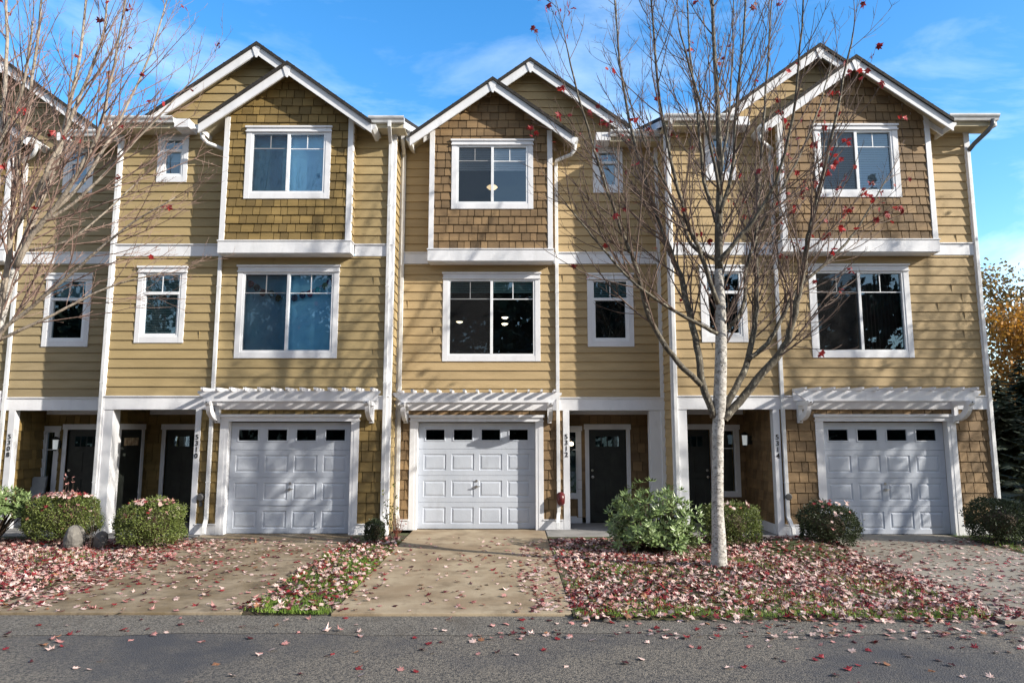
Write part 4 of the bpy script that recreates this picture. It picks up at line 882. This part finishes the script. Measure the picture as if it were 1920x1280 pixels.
LEFT = [
 ([(-8.05,10.3,2.31),(-7.87,10.36,3.36),(-7.73,10.47,4.54),(-7.54,10.56,5.52),(-7.33,10.64,6.44),(-7.28,10.71,7.29),(-7.23,10.8,8.27),(-7.29,10.92,9.71)],0.06,0.01),
 ([(-7.35,9.96,4.42),(-7.09,9.87,4.88),(-6.76,9.8,5.23),(-6.34,9.67,5.79),(-5.99,9.53,6.46),(-5.75,9.34,7.27),(-5.49,9.1,8.27)],0.036,0.007),
 ([(-7.96,10.28,2.86),(-7.64,10.14,3.97),(-7.52,10.01,4.92),(-7.43,9.89,5.79),(-7.18,9.7,7.21),(-7.0,9.5,8.54)],0.042,0.009),
 ([(-7.49,10.8,5.51),(-7.04,10.9,6.13),(-6.62,11.1,7.34),(-6.32,11.31,8.67),(-6.18,11.52,10.03)],0.026,0.006),
 ([(-7.89,10.24,2.94),(-7.61,10.11,3.44),(-7.09,10.0,3.83),(-6.33,9.85,4.4),(-5.66,9.7,4.91),(-4.85,9.57,5.35)],0.03,0.005),
 ([(-7.89,10.44,3.37),(-7.12,10.53,3.8),(-6.38,10.62,4.24),(-5.58,10.67,4.49)],0.022,0.004),
 ([(-7.52,10.45,5.14),(-6.9,10.48,5.58),(-6.31,10.52,6.3),(-5.7,10.57,7.08),(-5.16,10.61,7.79)],0.024,0.004),
 ([(-8.09,10.3,2.31),(-8.2,10.5,4.04),(-8.44,10.85,6.43),(-8.68,11.1,8.25),(-9.08,11.36,10.23)],0.05,0.01),
 ([(-8.04,10.3,2.7),(-7.79,9.84,4.23),(-7.5,9.39,5.6),(-6.8,9.02,6.61),(-6.49,8.66,7.5)],0.036,0.007),
 ([(-7.62,10.16,4.97),(-7.14,10.1,5.87),(-6.73,10.03,6.95),(-6.36,9.96,7.97),(-6.27,9.89,8.99)],0.03,0.007),
 ([(-7.84,10.88,4.91),(-7.23,10.93,5.1),(-6.74,11.06,5.64),(-6.25,11.21,6.3)],0.02,0.004),
 ([(-8.1,10.3,2.27),(-8.72,10.22,3.34),(-9.2,10.05,4.61),(-9.51,9.86,6.03),(-9.65,9.64,7.61)],0.05,0.008),
 ([(-8.09,10.3,2.39),(-8.6,10.42,3.7),(-9.12,10.63,5.45),(-9.59,10.85,7.36),(-10.05,11.08,9.42)],0.05,0.01),
]

def wmain(p):
    if p.z > 9.3: return .05
    if p.x > 4.5 and 4.6 < p.z < 8.6: return 1.0 if p.y < 10.9 else .6
    if p.x < 1.6 and 6 < p.z < 8.5: return 1.0
    return .08
def wleft(p): return .5 if p.z > 7 else .25
mt, mtips = street_tree(MAIN, (3.0, 10.32, 0), (3.07, 10.3, 2.2), .092, 'nearly bare red maple with pale trunk standing on the leaf covered lawn right of centre', 7, ('bark', 'limb', 'twig'), wmain, 330)
lt, _ = street_tree(LEFT, (-8.08, 10.3, 0), (-8.06, 10.3, 2.25), .10, 'pale bare maple whose branches reach in from the left edge', 12, ('bark', 'limb_l', 'twig_l'), wleft, 95, .8, .5)
# the next tree of the row, outside the frame on the right: it throws the branch shadows on the end house
c = mt.copy(); col.objects.link(c); c.location = (14.6, 10.1, 0); c.rotation_euler = (0, 0, R(130)); c['label'] = 'next bare maple of the row, beyond the right edge of the photo'
for ch_ in list(mt.children): k = ch_.copy(); col.objects.link(k); k.parent = c

# ------------------------------------------------------------------ trees further off
def leafy_tree(name, x, y, h, r, n, m, label, seed, lsz=.16, trunk=.16, gaps=.5, z0=.25, group=None):
    root = empty(name, (x, y, -.1), label, 'tree', group); rnd = random.Random(seed); T = MB(); L_ = MB(); cl = []
    T.tube([(x, y, -.2), (x + .1, y, h * .4), (x, y, h * .92)], [trunk, trunk * .6, .02], 8)
    for i in range(46):
        t = rnd.uniform(z0, .95); a = rnd.uniform(0, 6.28); rr = r * math.sqrt(max(.05, 1 - (abs(t - .5) / .55) ** 2)) * rnd.uniform(.5, 1.05); p = Vector((x, y, h * t * .85)); e = Vector((x + math.cos(a) * rr, y + math.sin(a) * rr, h * min(1, t + .12)))
        T.tube([p, p.lerp(e, .5) + Vector((0, 0, .1)), e], [trunk * .28 * (1.1 - t), trunk * .15, .008], 4); cl.append(e); cl.append(p.lerp(e, .6))
    T.build('trunk', 'stem', root)
    for i in range(n):
        c_ = rnd.choice(cl) + Vector((rnd.gauss(0, 1), rnd.gauss(0, 1), rnd.gauss(0, .8))) * r * .17; d = rv(rnd); u = d.orthogonal().normalized(); w = d.cross(u); s = lsz * rnd.uniform(.5, 1)
        L_.face([c_ + u * s, c_ + w * s * .6, c_ - u * s, c_ - w * s * .6], 0, rnd.random())
    L_.build('crown', m, root); return root
def conifer(x, y, h, r, label, seed, group=None, n=210):
    root = empty('conifer_tree', (x, y, -.1), label, 'tree', group); rnd = random.Random(seed); T = MB(); T.tube([(x, y, -.2), (x, y, h)], [h * .02, .01], 8); T.build('trunk', 'stem', root); b = MB()
    for i in range(n):
        t = (i + .5) / n; z = h * (.04 + .96 * t); L0 = r * (1 - t) ** .8 * rnd.uniform(.45, 1.15) + .08; z += rnd.uniform(-.15, .15); a = i * 2.4 + rnd.uniform(-.5, .5); d = Vector((math.cos(a), math.sin(a), rnd.uniform(-.5, .15))); s = Vector((-math.sin(a), math.cos(a), 0))
        k = max(4, int(L0 * 11))
        for j in range(k):
            q = Vector((x, y, z)) + d * L0 * (j + .5) / k; q.z += .12 * L0 * ((j / k) ** 2)
            for sd2 in (-1, 1):
                w = L0 * .28 * (1.15 - j / k) * rnd.uniform(.6, 1.2); e = q + s * sd2 * w + d * w * .6 + Vector((0, 0, -w * rnd.uniform(.1, .7))); b.face([q, q + d * .07 * r, e, q + s * sd2 * w * .3 - d * .05 * r - Vector((0, 0, .05))], 0, rnd.random())
    b.build('crown', 'needle', root); return root
leafy_tree('autumn_tree', 22.6, 30, 9.0, 2.4, 5200, 'olive', 'tall thin autumn tree with brownish leaves behind the right end of the row', 3, .12, .14)
leafy_tree('autumn_tree', 21.8, 28, 6.6, 2.9, 11000, 'gold', 'golden orange tree glowing above the dark conifers at the right edge', 4, .12, .14, z0=.1)
leafy_tree('autumn_tree', 29, 34, 8.5, 3.4, 5000, 'gold', 'golden tree standing beyond the right edge of the photo', 5, .16)
leafy_tree('garden_shrub', 14.6, 17.5, .95, 1.2, 2600, 'leaf2', 'low red leaved shrub on the lawn past the right corner of the end house', 6, .05, .03, z0=.05)
conifer(15.2, 19.5, 3.6, 1.4, 'dark conifer closest to the right corner of the end house', 1, 'conifers beyond the end house')
conifer(17.6, 21.5, 4.3, 1.8, 'taller dark conifer second from the corner of the end house', 2, 'conifers beyond the end house')
conifer(19.8, 22, 4.0, 1.9, 'dark conifer third from the corner, at the right edge', 3, 'conifers beyond the end house')
conifer(23, 24, 6, 2.2, 'dark conifer furthest right of the group, outside the frame', 4, 'conifers beyond the end house')
conifer(18.4, 26, 4.0, 2.2, 'dark conifer behind the ones beside the end house', 5, 'conifers beyond the end house')
conifer(20.0, 27, 4.8, 2.4, 'broad dark conifer at the back, below the golden tree', 9, 'conifers beyond the end house')
# across the street, behind the camera: the wood that the windows mirror, one dark mass
W_ = MB(); rw = random.Random(90)
def wood_tree(x, y, h, r, n, lsz, cone):
    W_.tube([(x, y, -.2), (x, y, h * .9)], [.22, .03], 6, 1); cl = []
    for i in range(60):
        t = rw.uniform(.08, .98); a = rw.uniform(0, 6.28); rr = (r * (1 - t) if cone else r * math.sqrt(max(.05, 1 - (abs(t - .5) / .55) ** 2))) * rw.uniform(.5, 1.05); cl.append((Vector((x + math.cos(a) * rr, y + math.sin(a) * rr, h * t)), (1.05 - t) if cone else 1))
    for i in range(n):
        p, k = rw.choice(cl); c_ = p + Vector((rw.gauss(0, 1), rw.gauss(0, 1), rw.gauss(0, .6))) * r * .16 * k; d = rv(rw); u = d.orthogonal().normalized(); w = d.cross(u); q = lsz * rw.uniform(.5, 1)
        W_.face([c_ + u * q, c_ + w * q * .6, c_ - u * q, c_ - w * q * .6], 0, rw.random())
for i in range(13): wood_tree(-42 + i * 6.2 + rw.uniform(-1, 1), -24 - rw.uniform(0, 4), rw.choice((10.5, 12.5, 9.5, 14)), 3.0, 2600, .36, True)
for x_, y_, h_ in ((1.6, -20, 20.5), (-1.4, -21, 18.5), (21, -20, 19), (26, -21, 21), (-12, -24, 15.5)): wood_tree(x_, y_, h_, 3.0, 5200, .3, True)
for i in range(8): wood_tree(-36 + i * 9.0, -19, rw.uniform(11.5, 13.5), 5.6, 5200, .42, False)
W_.build('woodland', ['needle', 'stem'])['kind'] = 'stuff'

# ------------------------------------------------------------------ grass and fallen leaves
import bisect
rnd = random.Random(77)
b = MB()
def blades(x0, x1, y0, y1, n, hmin, hmax, keep=None):
    for i in range(n):
        x, y = rnd.uniform(x0, x1), rnd.uniform(y0, y1)
        if keep and rnd.random() > keep(x, y): continue
        z = lawn_h(x, y) * .8; h = rnd.uniform(hmin, hmax); a = rnd.uniform(0, 6.28); w = .004 + h * .05; l = Vector((rnd.uniform(-1, 1), rnd.uniform(-1, 1), 0)) * h * .6
        t = rnd.random() * .7 + .3 * (math.sin(x * 3 + y * 2) * .5 + .5)
        b.face([(x - math.cos(a) * w, y - math.sin(a) * w, z - .005), (x + math.cos(a) * w, y + math.sin(a) * w, z - .005), (x + l.x, y + l.y, z + h)], 0, t)
blades(-3.05, -2.01, 7.97, 12.9, 24000, .018, .055, lambda x, y: max(.12, min(1, .62 + .9 * math.sin(x * 4.3 + y * 1.9) * math.sin(y * 2.6 - x))) * (1 if y < 11.8 else .4))
def patch(x, y): return max(0.06, min(1, .8 * (math.sin(x * 2.1 + 1) * math.sin(y * 2.7 + x) + .1))) + (.8 if y < 8.15 else 0)
blades(.70, 5.3, 7.82, 12.5, 42000, .02, .055, patch)
blades(-10.5, -6.05, 8.0, 12.5, 16000, .02, .06, patch)
blades(8.5, 14, 8, 16, 14000, .03, .07)
b.build('grass', 'grass')['kind'] = 'stuff'

zones = [(.70, 5.75, 7.72, 13.3, 500, 'lawn'), (-10.6, -6.05, 7.95, 13.2, 480, 'lawn'), (-6.05, -3.05, 8.0, 13.3, 120, 'driveB'), (-3.05, -2.0, 8.0, 13.2, 230, 'lawn'),
         (-2.0, .7, 7.98, 13.4, 48, 'driveC'), (5.3, 8.5, 7.7, 13.2, 120, 'driveD'), (-7, 9, 7.15, 8.0, 62, 'edge'), (.1, .72, 8.0, 12.2, 85, 'spill'), (-6.1, -5.4, 8.0, 12.9, 120, 'spill'), (-2.05, -1.7, 8.0, 12.5, 50, 'spill'), (-3.4, -3.0, 8.0, 12.5, 40, 'spill'), (8.5, 12, 8, 13, 80, 'lawn'), (3.0, 5.6, 12.6, 13.6, 40, 'porch'), (-14, -10.6, 7.95, 13, 60, 'lawn')]
S = MB(); mats_ = LEAFM; rn = random.Random(9)
def pick(r, sunny=.5):
    q = r.random(); return 0 if q < .40 else 1 if q < .62 else 2 if q < .80 else 3 if q < .95 else 4
for x0, x1, y0, y1, dn, kd in zones:
    for i in range(int((x1 - x0) * (y1 - y0) * dn)):
        x, y = rn.uniform(x0, x1), rn.uniform(y0, y1); z = .012
        if kd == 'lawn' and x > 5.2 + (y - 7.6) * .1 and x < 8.4:
            if rn.random() < .6: continue
            z = .012
        elif kd == 'lawn':
            z = lawn_h(x, y) * .9 + rn.uniform(.002, .028) + (.022 if -3.1 < x < -2 else 0)
            if rn.random() <   .42 * max(0, math.sin(x * 1.9 + 2) * math.sin(y * 2.3 + x * .7) + .5 * math.sin(x * 5.3 + y * 3.1) - .15): continue
            if y < 8.0 and rn.random() < .5: continue
        if kd == 'driveB' and rn.random() > (.10 + .9 * ((-3.0 - x) / 3.0) ** 1.1) * (.35 + .65 * min(1, (y - 8) / 2.5)) + .03: continue
        if kd == 'driveC' and rn.random() > .22 + .6 * max(0, (x + 1.5) / 2.2) * (1 if y < 11.6 else .3): continue
        if kd == 'driveD' and (rn.random() > .75 - .4 * max(0, (y - 10) / 3)): continue
        if kd == 'edge':
            z = -.022; pr_ = .12 if x < 0 else .25 + .22 * x if x < 4 else 1.0
            if rn.random() > pr_: continue
        tl = .25 if kd != 'lawn' else .55; nv_ = (Vector((0, 0, 1)) + rv(rn) * tl).normalized(); a = rn.uniform(0, 6.28)
        maple_leaf(S, Vector((x, y, z)), nv_, Vector((math.cos(a), math.sin(a), 0)), rn.uniform(.034, .068), pick(rn), rn.random(), .75, rn)
# leaves caught on the shrubs
for sx, sy, rx, ry, h, n in ((-8.28, 12.9, .62, .38, .84, 120), (-6.33, 12.32, .46, .40, .78, 115), (3.95, 12.5, .42, .38, .71, 26), (5.52, 12.2, .42, .38, .77, 26), (-9.5, 12.9, .4, .3, .9, 14)):
    for i in range(n):
        a = rn.uniform(0, 6.28); q = math.sqrt(rn.random()); u = q * math.cos(a); v = q * math.sin(a); z = h * (.52 + .50 * (1 - q ** 4.5) ** (1 / 4.5)) + .01
        if q > .85: z -= rn.uniform(0, .25) * h
        maple_leaf(S, Vector((sx + u * rx, sy + v * ry, z)), Vector((u * .6, v * .6 - .35, 1)) + rv(rn) * .4, rv(rn), rn.uniform(.04, .065), pick(rn), rn.random(), .8, rn)
S.build('fallen_leaves', mats_)['kind'] = 'stuff'
# the leaves on the road lie singly
protos = []
for k in range(10):
    q = MB(); maple_leaf(q, Vector((0, 0, .01)), Vector((0, 0, 1)) + rv(rn) * .3, Vector((1, 0, 0)), .058, 0, rn.random(), 1.0, rn); protos.append(q)
meshes = {}
for i in range(190):
    while True:
        x = rn.uniform(-6.2, 6.6); y = 5.5 + 1.95 * rn.random() ** .8
        if rn.random() < (.30 if x < 0 else .45 if x < 2 else .75) * (.25 + .75 * ((y - 5.5) / 1.95) ** 1.3): break
    k = rn.randrange(10); mi = pick(rn); key = (k, mi)
    if key not in meshes: o = protos[k].build('fallen_leaf', LEAFM[mi]); meshes[key] = o.data
    else: o = bpy.data.objects.new('fallen_leaf', meshes[key]); col.objects.link(o)
    o.location = (x, y, -.043); o.rotation_euler = (0, 0, rn.uniform(0, 6.28)); s = rn.uniform(.65, 1.15); o.scale = (s, s, s)
    cn = ('pale pink', 'dusty rose', 'deep red', 'dark maroon', 'orange brown')[mi]; px = x / (y + .2); w = 'left third' if px < -.25 else 'middle third' if px < .25 else 'right third'; dd = 'close to the camera' if y < 6.5 else 'near its far edge'
    tag(o, '%s leaf lying on the %s of the road, %s' % (cn, w, dd), 'leaf', '%s leaves on the %s of the road %s' % (cn, w, dd))
